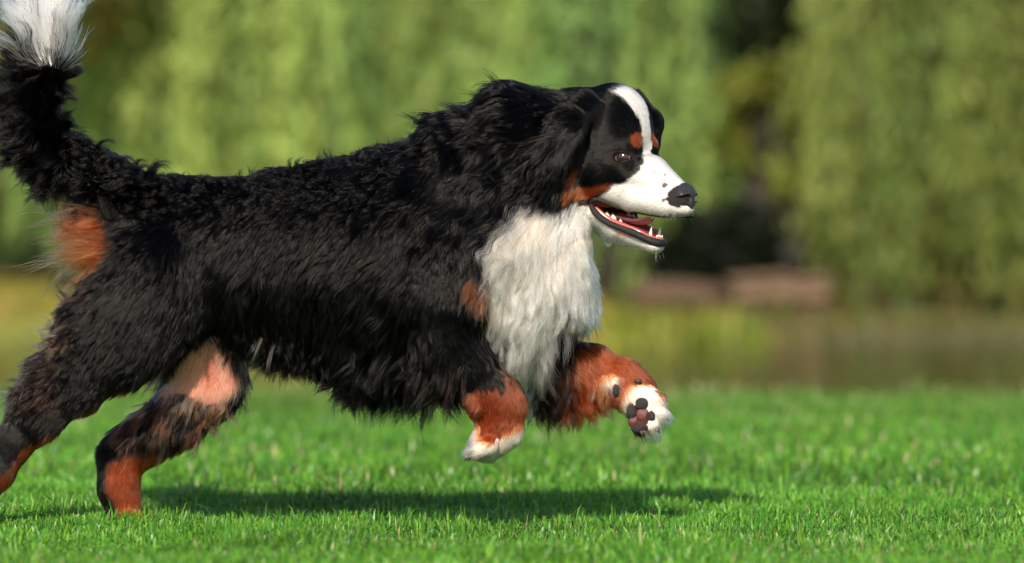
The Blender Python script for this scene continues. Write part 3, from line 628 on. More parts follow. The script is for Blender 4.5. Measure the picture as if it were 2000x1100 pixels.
# on the head the near-side direction lies in the head's own plane; mirror for the far side
ud = A5[:, 0]/CS; hdv = np.stack([ud*CS, -ud*SN, -A5[:, 1]], 1); dirw = np.where(hd[:, None], hdv*hw+dirw*(1-hw), dirw)
dn = np.clip(A5[:, 2:3]/35, .15, 1.2)
dirw = unit(dirw+dn*(0.26*np.stack([vnoise(root, 8, 1), 0*root[:, 0], vnoise(root, 8, 2)], 1)+.16*np.stack([vnoise(root, 24, 1), 0*root[:, 0], vnoise(root, 24, 2)], 1)))
L = A5[:, 2]*S*rng.uniform(.6, 1.15, n)*(1+.35*vnoise(root, 22, 3)); curl = A5[:, 3]; lift = np.clip(A5[:, 4]*(1+.55*vnoise(root, 18, 21)+.4*vnoise(root, 50, 22)*np.clip(A5[:, 2]/40, 0, 1)), .05, .95)
thr = (rc[:, 0] > 1142) & (rc[:, 2] > 425) & (rc[:, 2] < 505); L[thr] = np.minimum(L[thr], 11*S*rng.uniform(.7, 1.1, thr.sum())); A5[thr, 2] = 11
# straggling long hairs
strag = rng.random(n) < np.where(A5[:, 2] > 40, .05, 0); L[strag] *= 1.45
# near leg feather colour mixes
pk = reg == 7; tpk = np.clip(.5+.9*vnoise(rc, .03, 41)+.6*(rc[:, 0]-415)/60, 0, 1)[:, None]; col[pk] = (np.array([.80, .50, .38])*(1-tpk)+np.array([.62, .27, .18])*tpk)[pk]
mixb = (reg == 5) & (rc[:, 0] < 195) & (rng.random(n) < .45); col[mixb] = (.20, .07, .03)
edge = (reg == 0) & (rc[:, 0] < 130) & (rc[:, 2] > 600) & (rc[:, 2] < 830) & (rn[:, 0] < -.2) & (rng.random(n) < .35); col[edge] = (.22, .14, .09)
tw = (reg == 9) & (vnoise(rc, .12, 31) > .75); col[tw] = BLACK*1.5
ch = (reg == 1) & (vnoise(rc, .035, 13) > .35) & (rng.random(n) < .5); col[ch] = (.62, .47, .34)
brn = (reg == 0) & ~hd & (rng.random(n) < .18); col[brn] = (.008, .005, .004)
col = col*np.exp(rng.normal(0, 1, (n, 1))*np.where(A5[:, 2:3] < 25, .42, .30))*np.where(reg[:, None] == 0, 1, 1)*(1+.2*vnoise(root, 30, 6))[:, None]
# skip hair of the tail tip on the black side etc. -> clump guides
K = 9
ncl = max(1, n//18)
cid = rng.choice(n, ncl, replace=False)
kd = kdtree.KDTree(ncl)
for i, j in enumerate(cid): kd.insert(root[j], i)
kd.balance()
near_ = np.array([kd.find(p)[1] for p in root])
g = cid[near_]
def strands(rt, nn, dd, LL, cu, li, ph, seedv):
    """wavy strand for each root: (n,K,3)"""
    t = np.linspace(0, 1, K)[None, :, None]; m_ = len(rt)
    dt = unit(dd-(dd*nn).sum(1, keepdims=True)*nn*0.85)
    grav = np.array([0, 0, -1.0])
    d = unit(nn[:, None]*(li[:, None, None]*(1.55-1.25*t))+dt[:, None]*(1-li[:, None, None]*.5)+grav*0.28*t*np.clip(LL[:, None, None]/.05, 0, 1.2))
    side_ = unit(np.cross(dt, nn)); 
    bend = cu[:, None, None]*t
    w1 = np.sin(ph[:, None, None]+t*(3.0+3.2*cu[:, None, None])); w2 = np.cos(ph[:, None, None]*1.7+t*(2.6+3.0*cu[:, None, None]))
    d = unit(d+side_[:, None]*w1*bend*0.62+nn[:, None]*w2*bend*0.50)
    th = (1.0+np.clip(cu-1.0, 0, 3)[:, None, None]*2.1*t)*1.0; sg = np.where(np.sin(ph*7) > -.3, 1, -1)[:, None, None]; ax2 = unit(nn[:, None]*.8+side_[:, None]*sg*.7)
    dc = unit(dt[:, None]*np.cos(th)+ax2*np.sin(th)*sg**2)
    kc = np.clip((cu-1.1)/.7, 0, 1)[:, None, None]; d = unit(d*(1-kc)+dc*kc)
    step = d*(LL[:, None, None]/(K-1)); pos = rt[:, None]+np.concatenate([np.zeros((m_, 1, 3)), np.cumsum(step[:, :-1], 1)], 1)
    return pos
jd = unit(dirw+rng.normal(0, .10, (n, 3)))
ph = rng.uniform(0, 6.28, n)
# guide quantities
gph = ph[g]; gdir = unit(dirw+0.20*np.stack([rng.normal(size=n)[g], rng.normal(size=n)[g]*.4, rng.normal(size=n)[g]], 1)*np.clip(A5[:, 2:3]/40, .15, 1))
own = strands(root, rn, unit(gdir*.8+jd*.2), L, curl, lift, gph+rng.normal(0, .25, n), None)
gd = strands(root[g], rn[g], gdir[g], L[g]*1.02, curl[g], lift[g], gph, None)
cl = np.clip(A5[:, 2]/105, .08, .8); cl = np.maximum(cl, np.clip((A5[:, 3]-1.2)/1.2, 0, .92)); cl[reg == 9] = .55; cl[(reg == 7)] *= .3
diffc = np.abs(A5[g, 2]-A5[:, 2]) > 25; cl[diffc] = 0
t = np.linspace(0, 1, K)[None, :, None]**1.4
pos = own+(gd-own)*(cl[:, None, None]*t*.8)
nc2 = n//150; cid2 = rng.choice(n, nc2, replace=False); kd2 = kdtree.KDTree(nc2)
for i, j in enumerate(cid2): kd2.insert(root[j], i)
kd2.balance(); g2 = cid2[np.array([kd2.find(p)[1] for p in root])]
gd2 = strands(root[g2], rn[g2], unit(gdir[g2]+rng.normal(0, .16, (n, 3))[g2]), L[g2]*1.1, curl[g2], lift[g2], ph[g2], None)
c2 = np.clip((A5[:, 3]-1.0)/1.0, 0, .85)+np.clip((A5[:, 2]-50)/90, 0, .55)*(A5[:, 3] < 1.0); c2 = np.clip(c2*rng.uniform(.6, 1.1, n), 0, .92); c2[hd] *= .3; c2[ear] = .25
c2[np.linalg.norm(root-root[g2], axis=1) > .03] = 0; c2[np.abs(A5[g2, 2]-A5[:, 2]) > 35] = 0
tc2 = np.linspace(0, 1, K)[None, :, None]**.9
shift = (root-root[g2])[:, None]*.35
pos = pos+(gd2+shift-pos)*(c2[:, None, None]*tc2)
rad = np.clip(0.16+A5[:, 2]/260, .17, .36)*1e-3*rng.uniform(.8, 1.2, n); rad[hd & (A5[:, 2] < 14)] = .15e-3
prof = np.array([1, 1, .97, .92, .86, .78, .65, .45, .12])
def hair_obj(name, mask, mat):
    p = pos[mask]; nn = len(p); cv = bpy.data.hair_curves.new(name); cv.add_curves([K]*nn)
    cv.attributes['position'].data.foreach_set('vector', p.reshape(-1).astype(np.float32))
    ra = cv.attributes.get('radius') or cv.attributes.new('radius', 'FLOAT', 'POINT')
    ra.data.foreach_set('value', (rad[mask][:, None]*prof[None]).reshape(-1).astype(np.float32))
    ca = cv.attributes.new('col', 'FLOAT_COLOR', 'CURVE'); c4 = np.ones((nn, 4), np.float32); c4[:, :3] = np.clip(col[mask], 0, .95); ca.data.foreach_set('color', c4.ravel())
    cv.materials.append(mat); o = bpy.data.objects.new(name, cv); COL.objects.link(o); o.parent = dog; return o
m, nd, l, b = new_mat('fur'); nd.remove(b)
hb = nd.new('ShaderNodeBsdfHairPrincipled'); hb.model = 'CHIANG'; hb.parametrization = 'COLOR'
a = nd.new('ShaderNodeAttribute'); a.attribute_name = 'col'; l.new(a.outputs['Color'], hb.inputs['Color'])
hb.inputs['Roughness'].default_value = .20; hb.inputs['Radial Roughness'].default_value = .45; hb.inputs['Coat'].default_value = 0.0; hb.inputs['Random Roughness'].default_value = .3; hb.inputs['IOR'].default_value = 1.29
l.new(hb.outputs[0], nd['Material Output'].inputs[0]); FUR = m
print('HAIRS', n)
def locks(name, mask, cnt_, dpx, Lpx, curl_, wave, nh, sp, dj=.25, colr=None, lift_=.35, KK=14, rr=.26e-3):
    ids = np.flatnonzero(mask)
    if len(ids) == 0: print('NO ROOTS', name); return
    ids = rng.choice(ids, cnt_); rt = root[ids]; nn = rn[ids]
    a = unit(np.array([dpx[0], 0, -dpx[1]])+rng.normal(0, dj, (cnt_, 3))*np.array([1, .7, 1])); b_ = unit(nn*.8+rng.normal(0, .35, (cnt_, 3))); b_ = unit(b_-(b_*a).sum(1, keepdims=True)*a)
    Ls = Lpx*S*rng.uniform(.6, 1.2, cnt_); tt_ = np.linspace(0, 1, KK)[None]
    cu = curl_*rng.uniform(.55, 1.15, cnt_)*np.where(rng.random(cnt_) < (.15 if curl_ > 2 else .5), -1, 1)
    phi = (lift_*1.3+.08)*(1-tt_)+(-cu[:, None] if curl_ > 2 else cu[:, None])*tt_**1.2*-1+wave*np.sin(rng.uniform(0, 6.28, (cnt_, 1))+tt_*rng.uniform(4, 8, (cnt_, 1)))
    dd_ = a[:, None]*np.cos(phi)[..., None]+b_[:, None]*np.sin(phi)[..., None]
    grav = np.array([0, 0, -.25])*tt_[..., None]*(curl_ < 2); dd_ = unit(dd_+grav)
    st_ = dd_*(Ls[:, None, None]/(KK-1)); path = rt[:, None]+np.concatenate([np.zeros((cnt_, 1, 3)), np.cumsum(st_[:, :-1], 1)], 1)-nn[:, None]*.004
    off = rng.normal(0, 1, (cnt_, nh, 1, 3))*sp*S; off = off*(1-.55*tt_[..., None]**.8)[None]
    end = rng.uniform(.5, 1.0, (cnt_, nh, 1)); wob = .10*Ls[:, None, None, None]*np.sin(rng.uniform(0, 6.28, (cnt_, nh, 1, 3))+tt_[None, ..., None]*4)*tt_[None, ..., None]**2*.35
    # re-sample each hair to its own length
    ti_ = (end*tt_[None])*(KK-1); i0 = np.minimum(ti_.astype(int), KK-2); fr = (ti_-i0)[..., None]
    ar = np.arange(cnt_)[:, None, None]; pp = path[ar, i0]*(1-fr)+path[ar, i0+1]*fr
    pp = (pp+off+wob).reshape(-1, KK, 3); N2 = len(pp)
    cc_ = np.repeat(col[ids] if colr is None else np.tile(np.array(colr, float), (cnt_, 1)), nh, 0)*np.exp(rng.normal(0, .3, (N2, 1)))
    cv = bpy.data.hair_curves.new(name); cv.add_curves([KK]*N2); cv.attributes['position'].data.foreach_set('vector', pp.reshape(-1).astype(np.float32))
    ra = cv.attributes.get('radius') or cv.attributes.new('radius', 'FLOAT', 'POINT')
    pr = np.interp(np.linspace(0, 1, KK), [0, .6, .9, 1], [1, .85, .5, .1]); ra.data.foreach_set('value', (rr*rng.uniform(.7, 1.1, (N2, 1))*pr[None]).reshape(-1).astype(np.float32))
    ca = cv.attributes.new('col', 'FLOAT_COLOR', 'CURVE'); c4 = np.ones((N2, 4), np.float32); c4[:, :3] = np.clip(cc_, 0, .95); ca.data.foreach_set('color', c4.ravel())
    cv.materials.append(FUR); o = bpy.data.objects.new(name, cv); COL.objects.link(o); o.parent = dog
X_, Y_, Z_ = rc[:, 0], rc[:, 1], rc[:, 2]; blk = (reg == 0) & ~hd; nearf = rn[:, 1] < .4
tl = blk & (X_ < 345) & (Z_ < 420)
locks('tail_curls', tl & (X_ > 110) & (rn[:, 2] > .1) & nearf, 120, (-.8, -.3), 78, 5.2, .15, 46, 4.2, .35)
locks('tail_curls', tl & (X_ > 85) & (X_ < 150) & (Z_ > 120) & (Z_ < 300) & (rn[:, 0] > .2), 46, (.2, -.6), 72, 3.2, .2, 40, 4.5, .4)
locks('tail_feather', tl & (X_ < 130) & (Z_ > 120) & (rn[:, 0] < .1), 170, (-1, .35), 92, .9, .35, 40, 4.5, .28)
locks('tail_feather', tl & (X_ < 200) & (Z_ > 250) & (rn[:, 2] < 0), 90, (-.9, .8), 86, .9, .35, 34, 4.5, .28)
locks('tail_tip', (reg == 9) & (X_ < 110), 22, (-.6, -1), 135, .5, .22, 34, 4.5, .14, lift_=.05)
locks('tail_tip', (reg == 9), 50, (.08, -1), 110, .5, .2, 44, 7.0, .12, lift_=.02)
locks('back_tufts', blk & (X_ > 330) & (X_ < 820) & (rn[:, 2] > .55), 150, (-1, .1), 46, 2.6, .3, 26, 4.2, .4)
locks('neck_locks', blk & (X_ > 790) & (X_ < 1090) & (Z_ < 330) & (rn[:, 2] > .25), 130, (-1, .12), 92, .7, .35, 40, 5.5, .2, lift_=.12)
locks('neck_locks', blk & (X_ > 800) & (X_ < 1060) & (Z_ < 470) & (rn[:, 1] < -.3), 150, (-1, .6), 110, .7, .42, 48, 6.5, .22, lift_=.02)
locks('belly_feather', blk & (X_ > 470) & (X_ < 700) & (Z_ > 640) & (rn[:, 2] < .1), 150, (-.3, 1), 66, .8, .4, 20, 4.0, .28, lift_=.08)
locks('belly_feather', blk & (X_ > 690) & (X_ < 880) & (Z_ > 670) & (rn[:, 2] < .1), 150, (-.45, 1), 118, .8, .35, 22, 4.2, .25, lift_=.06)
locks('elbow_feather', blk & (X_ > 810) & (X_ < 895) & (Z_ > 680) & (Y_ < -30), 60, (-.35, 1), 92, .7, .3, 26, 3.8, .25, colr=(.006, .004, .004), lift_=.1)
locks('elbow_feather', blk & (X_ > 820) & (X_ < 905) & (Z_ > 700) & (Y_ < -30), 26, (-.3, 1), 74, .7, .3, 20, 3.5, .25, colr=(.05, .018, .01), lift_=.1)
locks('flank_wisp', blk & (X_ > 500) & (X_ < 540) & (Z_ > 640) & (Y_ < 10), 5, (-.3, 1), 92, 1.0, .25, 24, 3.0, .10, colr=(.11, .09, .075), lift_=.05)
locks('thigh_feather', (X_ < 190) & (X_ > 40) & (Z_ > 560) & (Z_ < 800) & (Y_ < -20) & (rn[:, 0] < -.1) & (reg == 0), 170, (-1, .6), 62, 1.6, .4, 26, 3.8, .35, colr=(.035, .02, .014))
locks('thigh_feather', (X_ < 150) & (X_ > 30) & (Z_ > 620) & (Z_ < 790) & (Y_ < -20) & (rn[:, 0] < -.2) & (reg == 0), 60, (-1, .4), 66, 1.8, .4, 20, 3.6, .35, colr=(.22, .12, .07))
locks('thigh_feather', (X_ < 330) & (X_ > 220) & (Z_ > 690) & (Z_ < 860) & (Y_ > 20) & (rn[:, 1] < .3) & (reg != 6), 110, (-.4, 1), 78, .9, .35, 24, 3.8, .3, colr=(.012, .007, .005), lift_=.15)
locks('thigh_feather', (X_ < 460) & (X_ > 260) & (Z_ > 770) & (Z_ < 850) & (Y_ > 0) & (rn[:, 1] < .2) & (reg != 6), 90, (-.3, 1), 66, .9, .35, 20, 3.6, .3, colr=(.13, .045, .022), lift_=.15)
locks('thigh_feather', (X_ < 450) & (X_ > 290) & (Z_ > 755) & (Z_ < 800) & (Y_ > 0) & (rn[:, 1] < .2), 40, (-.3, 1), 56, .9, .35, 18, 3.4, .3, colr=(.40, .20, .12), lift_=.15)
locks('rump_feather', (reg == 5) & (rn[:, 0] < .1), 46, (-1, .3), 104, .7, .3, 18, 4.0, .2, colr=(.27, .065, .02), lift_=.1)
locks('rump_feather', (reg == 5) & (rn[:, 0] < -.1), 52, (-1, .12), 165, .6, .3, 12, 4.5, .14, colr=(.20, .065, .026))
locks('chest_feather', (reg == 1) & (rn[:, 1] < .3) & (X_ > 960) & (Z_ > 440) & (Z_ < 700) & ((X_ < 1125) | (Z_ > 520)), 110, (-.35, 1), 104, .7, .40, 46, 7.0, .2, lift_=.03)
locks('chest_feather', (reg == 1) & (rn[:, 0] > .35) & (Z_ > 525) & (Z_ < 640), 40, (.0, 1), 70, .7, .35, 30, 6.0, .22, lift_=.1)
locks('chest_feather', (reg == 1) & (X_ > 980) & (X_ < 1080) & (Z_ < 500) & (rn[:, 1] < 0), 70, (-1, .5), 104, .7, .35, 26, 4.6, .2, lift_=.05)
locks('chest_feather', (reg == 1) & (X_ > 980) & (X_ < 1080) & (Z_ > 620) & (rn[:, 1] < .2), 70, (.02, 1), 98, .7, .3, 32, 4.2, .2, lift_=.12)
locks('foreleg_feather', (X_ > 1040) & (X_ < 1130) & (Z_ > 710) & (Y_ > 0), 80, (-.2, 1), 74, .8, .3, 26, 3.8, .25, colr=(.010, .005, .004), lift_=.1)
locks('foreleg_feather', (X_ > 1090) & (X_ < 1190) & (Z_ > 745) & (Y_ > 0) & (rn[:, 1] < .3), 80, (-.05, 1), 52, .8, .3, 22, 3.4, .22, lift_=.1)
Lw = L[:, None]*np.linspace(0, 1, K)[None]**1.2
pf = pos.reshape(-1, 3); wl_ = np.where(A5[:, 2:3] > 60, 30, 42)
wv1 = (vnoise(pf, 30, 51)+.35*vnoise(pf, 70, 52)).reshape(n, K); wv2 = (vnoise(pf, 30, 53)).reshape(n, K)
sdv = unit(np.cross(dirw, rn)); amp = np.where(reg[:, None] == 9, .35, 1)*np.clip((A5[:, 2:3]-28)/60, 0, 1)*np.where(hd, .4, 1)[:, None]
pos = pos+sdv[:, None]*(wv1*Lw*amp*.34)[..., None]+rn[:, None]*(wv2*Lw*amp*.14)[..., None]
is_tail = (rc[:, 0] < 245) & (rc[:, 2] < 400)
hair_obj('tail_fur', is_tail, FUR); hair_obj('head_fur', hd & ~is_tail, FUR); hair_obj('coat', ~hd & ~is_tail, FUR)

# ---------------- face parts
def part(name, V, Q, mat, parent=None, smooth=True, sub=0):
    me = mesh_np(name, V, Q, smooth) if isinstance(Q, np.ndarray) else tri_mesh(name, V, Q, smooth)
    o = link(name, me, mat, parent or dog)
    if sub: md = o.modifiers.new('s', 'SUBSURF'); md.levels = sub; md.render_levels = sub
    return o
def hsphere(u, v_, w, ru, rv, rw, seg=20, ring=14, tilt=0):
    th = np.linspace(0, np.pi, ring+1); ph_ = np.linspace(0, 2*np.pi, seg, endpoint=False); T, Pp = np.meshgrid(th, ph_, indexing='ij')
    U = ru*np.sin(T)*np.cos(Pp); Wd = rw*np.sin(T)*np.sin(Pp); Vd = rv*np.cos(T); ct, st2 = math.cos(tilt), math.sin(tilt)
    V = c2w(h2c((u+U*ct-Wd*st2).ravel(), (v_+Vd).ravel(), (w+U*st2+Wd*ct).ravel()))
    i = np.arange((ring+1)*seg).reshape(ring+1, seg); j = np.roll(i, -1, 1)
    return V, np.stack([i[:-1].ravel(), j[:-1].ravel(), j[1:].ravel(), i[1:].ravel()], 1)
def csphere(c, r, mat, name, parent=None, seg=16, ring=10, rough=0):
    th = np.linspace(0, np.pi, ring+1); ph_ = np.linspace(0, 2*np.pi, seg, endpoint=False); T, Pp = np.meshgrid(th, ph_, indexing='ij')
    dv = np.stack([np.sin(T)*np.cos(Pp), np.cos(T), np.sin(T)*np.sin(Pp)], -1).reshape(-1, 3)
    k_ = 1+rough*vnoise(dv*2+c[0], 1.0, 3)[:, None]
    V = c2w(np.array(c)+dv*np.array(r)*k_); i = np.arange((ring+1)*seg).reshape(ring+1, seg); j = np.roll(i, -1, 1)
    return part(name, V, np.stack([i[:-1].ravel(), j[:-1].ravel(), j[1:].ravel(), i[1:].ravel()], 1), mat, parent)
def htube(name, pts, rads, mat, parent=None, seg=10, sq=1.0, n_=5):
    """pts in the head frame, smoothed; sq = height/width"""
    pts = np.array(pts, float); rads = np.array(rads, float); tt = np.linspace(0, len(pts)-1, (len(pts)-1)*n_+1)
    def cr(a):
        out = []
        for x in tt:
            i = min(int(x), len(pts)-2); f_ = x-i; p0, p1, p2, p3 = a[max(i-1, 0)], a[i], a[i+1], a[min(i+2, len(a)-1)]
            out.append(0.5*((2*p1)+(-p0+p2)*f_+(2*p0-5*p1+4*p2-p3)*f_**2+(-p0+3*p1-3*p2+p3)*f_**3))
        return np.array(out)
    c = cr(pts); r = cr(rads); tg = unit(np.gradient(c, axis=0)); a = unit(np.cross(tg, np.array([0, 0, 1.])+0*tg)); bb = np.cross(tg, a)
    an = np.linspace(0, 2*np.pi, seg, endpoint=False); ringp = c[:, None]+a[:, None]*np.cos(an)[None, :, None]*r[:, None, None]+bb[:, None]*np.sin(an)[None, :, None]*(r*sq)[:, None, None]
    V = c2w(h2c(ringp[..., 0].ravel(), ringp[..., 1].ravel(), ringp[..., 2].ravel())); m_ = len(c); i = np.arange(m_*seg).reshape(m_, seg); j = np.roll(i, -1, 1)
    Q = [tuple(x) for x in np.stack([i[:-1].ravel(), i[1:].ravel(), j[1:].ravel(), j[:-1].ravel()], 1)]
    Q += [tuple(i[0]), tuple(i[-1][::-1])]
    return part(name, V, Q, mat, parent)
SKINB = simple('black_skin', (0.012, 0.0095, 0.0095), .5, bump=1.0, bscale=500, spec=.4)
NOSE = simple('nose_leather', (0.013, 0.011, 0.012), .42, coat=.2, bump=.9, bscale=1100, spec=.6)
GUM = simple('gum', (.42, .10, .09), .25, coat=.6, sss=.2, var=.3, bscale=200); TONGUE = simple('tongue', (.66, .26, .28), .32, coat=.4, bump=.5, bscale=900, sss=.3)
MOUTH = simple('mouth_lining', (.20, .03, .035), .35, coat=.4); TOOTH = simple('tooth', (.80, .72, .58), .22, coat=.5, sss=.1)
PAD = simple('paw_pad', (.020, .016, .017), .6, bump=1, bscale=900); PADP = simple('pink_paw_skin', (.12, .032, .028), .5, bump=.5, bscale=700); CLAW = simple('claw', (.05, .04, .035), .35, coat=.3)
LID = simple('eyelid_rim', (.006, .004, .004), .6, spec=.2)
# eyeballs with iris, pupil and wet surface
m, nd, l, b = new_mat('eyeball'); tc = nd.new('ShaderNodeAttribute'); tc.attribute_name = 'col'; l.new(tc.outputs['Color'], b.inputs['Base Color']); b.inputs['Roughness'].default_value = .12; b.inputs['Coat Weight'].default_value = 1; b.inputs['Coat Roughness'].default_value = .09; EYE = m
for s in (1, -1):
    V, Q = hsphere(EU-1, s*(EV-6), EWr+.5, 16.5, 16.5, 16.5, 40, 30)
    ctr = c2w(h2c(np.array(EU-1.), s*(EV-6), EWr+.5)); gaze = unit(np.array(c2w(h2c(np.array(EU+6.5), s*(EV+10), EWr-.5))-ctr))
    dv = unit(V-ctr); ang = np.degrees(np.arccos(np.clip((dv*gaze).sum(1), -1, 1)))
    cc = np.tile(np.array([.42, .30, .27]), (len(V), 1)); cc[ang < 52] = (.03, .012, .01); cc[ang < 48] = (.040, .013, .009); cc[ang < 19] = (.004, .003, .003)
    link('eye', mesh_np('eye', V, Q, True, cc), EYE, dog)
    # almond rim
    an = np.linspace(0, 2*np.pi, 28, endpoint=False); cx_, cz_ = np.cos(an), np.sin(an)
    up_ = EU+2+17*cx_; ww_ = EWr+1+11.5*cz_*np.where(cz_ < 0, 1.0, .85)*(1-.25*cx_**2)+1.5*cx_*(-.6)
    vv_ = EV-6+np.sqrt(np.maximum(17.6**2-(up_-EU+1)**2-(ww_-EWr)**2, 9))
    V = []; Q = []
    for i in range(28):
        for k in range(6):
            a_ = k*math.pi/3; ou, ow = cx_[i], cz_[i]; rr_ = 2.4
            V.append(h2c(np.array(up_[i]+ou*rr_*math.cos(a_)), s*(vv_[i]+rr_*math.sin(a_)), ww_[i]+ow*rr_*math.cos(a_)))
            Q.append((i*6+k, ((i+1) % 28)*6+k, ((i+1) % 28)*6+(k+1) % 6, i*6+(k+1) % 6))
    part('eyelid', c2w(np.array(V)), Q, LID)
# nose leather
nh = 1.1; nlo = np.array([146., -38., 350.]); nd_ = np.array([66, 70, 66]); gx = np.meshgrid(*[nlo[i]+nh*np.arange(nd_[i]) for i in range(3)], indexing='ij')
U, Vv, Wd = gx
def ell(cu, cv, cw, ru, rv, rw):
    e = np.sqrt(((U-cu)/ru)**2+((Vv-cv)/rv)**2+((Wd-cw)/rw)**2); return (e-1)*min(ru, rv, rw)
N_ = ell(180, 0, 379, 20, 24, 22); N_ = smin(N_, ell(184, 0, 388, 17, 24, 21), 6); N_ = smin(N_, ell(186, 0, 402, 13, 10, 14), 7)
for s in (1, -1):
    N_ = smin(N_, ell(180, s*17, 386, 17, 12, 16), 5)
    for tq in np.linspace(0, 1, 6):
        N_ = -smin(-N_, ell(200-22*tq, s*(12+18*tq), 388+6*tq-4*math.sin(tq*3), 9-2.5*tq, 7-1.5*tq, 7.6-3.6*tq), 2)
N_ = -smin(-N_, ell(205, 0, 398, 7, 1.6, 16), 1.5)
V, Q = surface_nets(N_, nlo, nh); V = smooth_mesh(V, Q, 1, .4); V = c2w(h2c(V[:, 0], V[:, 1], V[:, 2]))
nn_ = fnorm(V, Q)
if ((V[Q].mean(1)-V.mean(0))*nn_).sum() < 0: Q = Q[:, ::-1]
part('nose', V, Q, NOSE)
# lips
UL = [(-1, 62, 398), (6, 66, 391), (18, 65, 390), (34, 61, 395), (54, 54, 404), (80, 45, 412), (118, 36, 420), (152, 30, 424), (180, 22, 424), (197, 5, 421)]
ULr = [4, 4.4, 4.6, 3.8, 2.8, 2.2, 1.8, 1.8, 2.0, 2.2]
LL_ = [(-1, 62, 398), (5, 64, 408), (16, 60, 422), (35, 53, 436), (60, 45, 446), (88, 36, 457), (108, 25, 468), (121, 13, 474), (127, 0, 475)]
LLr = [4, 4.6, 5.4, 5.2, 5.0, 6.6, 6.4, 7.2, 6.2]
for s in (1, -1):
    htube('upper_lip', [(a, s*b_, c) for a, b_, c in UL], ULr, SKINB)
fullL = LL_+[(a, -b_, c) for a, b_, c in LL_[-2::-1]]
lowlip = htube('lower_lip', fullL, LLr+LLr[-2::-1], SKINB, sq=1.15)
# gums, tongue, inside of the mouth
gum = htube('lower_gum', [(a-5, b_*.78, c-7) for a, b_, c in LL_[1:]]+[(a-5, -b_*.78, c-7) for a, b_, c in LL_[-2:0:-1]], [5]*15, GUM)
ug = htube('upper_gum', [(a-4, b_*.72, c-6) for a, b_, c in UL[2:8]], [6]*6, GUM); htube('upper_gum', [(a-4, -b_*.72, c-6) for a, b_, c in UL[2:8]], [6]*6, GUM)
# tongue: spooned blade
tg_ = []; TS = 14; TW = 9
for i in range(TS+1):
    k = i/TS; u0 = -5+108*k; w0 = 419+15*math.sin(k*1.9)+3*k-9*max(0, k-.75)*2; hw_ = 24*(1-.15*k)*math.sqrt(max(0.02, 1-max(0, (k-.72)/.29)**2))
    for j in range(TW+1):
        a_ = -1+2*j/TW; tg_.append((u0, a_*hw_, w0-7*a_*a_-1.5))
tg_ = np.array(tg_); nT = len(tg_); bt = tg_.copy(); bt[:, 2] += 6
V = c2w(h2c(*np.concatenate([tg_, bt]).T)); Q = []
for i in range(TS):
    for j in range(TW):
        a0 = i*(TW+1)+j; b0 = a0+TW+1; Q.append((a0, a0+1, b0+1, b0)); Q.append((a0+nT, b0+nT, b0+1+nT, a0+1+nT))
    for j in (0, TW): a0 = i*(TW+1)+j; b0 = a0+TW+1; Q.append((a0, b0, b0+nT, a0+nT))
for j in range(TW): Q.append((TS*(TW+1)+j, TS*(TW+1)+j+1, TS*(TW+1)+j+1+nT, TS*(TW+1)+j+nT))
part('tongue', V, Q, TONGUE, sub=1)
# mouth lining: cheek walls, floor, palate
def sheet(rows, mat, name):
    rows = [np.array(r, float) for r in rows]; m_ = len(rows[0]); V = c2w(h2c(*np.concatenate(rows).T)); Q = [(i*m_+j, i*m_+j+1, (i+1)*m_+j+1, (i+1)*m_+j) for i in range(len(rows)-1) for j in range(m_-1)]
    return part(name, V, Q, mat)
us = np.array([-8, 5, 20, 40, 60, 80, 100, 118]); 
fu = lambda A: (np.interp(us, [p[0] for p in A], [p[1] for p in A]), np.interp(us, [p[0] for p in A], [p[2] for p in A]))
uv, uw = fu(UL); lv, lw = fu(LL_)
sheet([np.stack([us, s_*lv*.9, lw+2+(1-abs(s_))*5], 1) for s_ in np.linspace(-1, 1, 7)], MOUTH, 'mouth_floor')
sheet([np.stack([us, s_*uv*.9, uw-3-(1-abs(s_))*12], 1) for s_ in np.linspace(-1, 1, 7)], MOUTH, 'palate')
ck = us[:4]; 
for s in (-1, 1):
    sheet([np.stack([ck-3-6*(1-abs(2*t_-1)), s*(uv[:4]*(1-t_)+lv[:4]*t_)*(.92-.25*(s > 0)*(1-abs(2*t_-1))), uw[:4]*(1-t_)+lw[:4]*t_], 1) for t_ in np.linspace(0, 1, 5)] if s < 0 else
          [np.stack([ck[:2]-3, s*(uv[:2]*(1-t_)+lv[:2]*t_)*.9, uw[:2]*(1-t_)+lw[:2]*t_], 1) for t_ in np.linspace(0, 1, 3)], MOUTH, 'cheek_lining')
def tooth(p, h, r, bend=0, parent=None, lean=0):
    """p head-frame base, h px towards smaller row if > 0"""
    segs = 7; V = []; Q = []
    for i in range(6):
        k = i/5; rr_ = r*(1-k**1.6)*1.0+.25; 
        for j in range(segs):
            a_ = 2*math.pi*j/segs; V.append((p[0]+bend*k*k+rr_*math.cos(a_), p[1]+lean*k+rr_*.8*math.sin(a_), p[2]-h*k))
    for i in range(5):
        for j in range(segs): Q.append((i*segs+j, i*segs+(j+1) % segs, (i+1)*segs+(j+1) % segs, (i+1)*segs+j))
    Q.append(tuple(range(5*segs, 6*segs))); V = np.array(V); part('tooth', c2w(h2c(V[:, 0], V[:, 1], V[:, 2])), Q, TOOTH, parent)
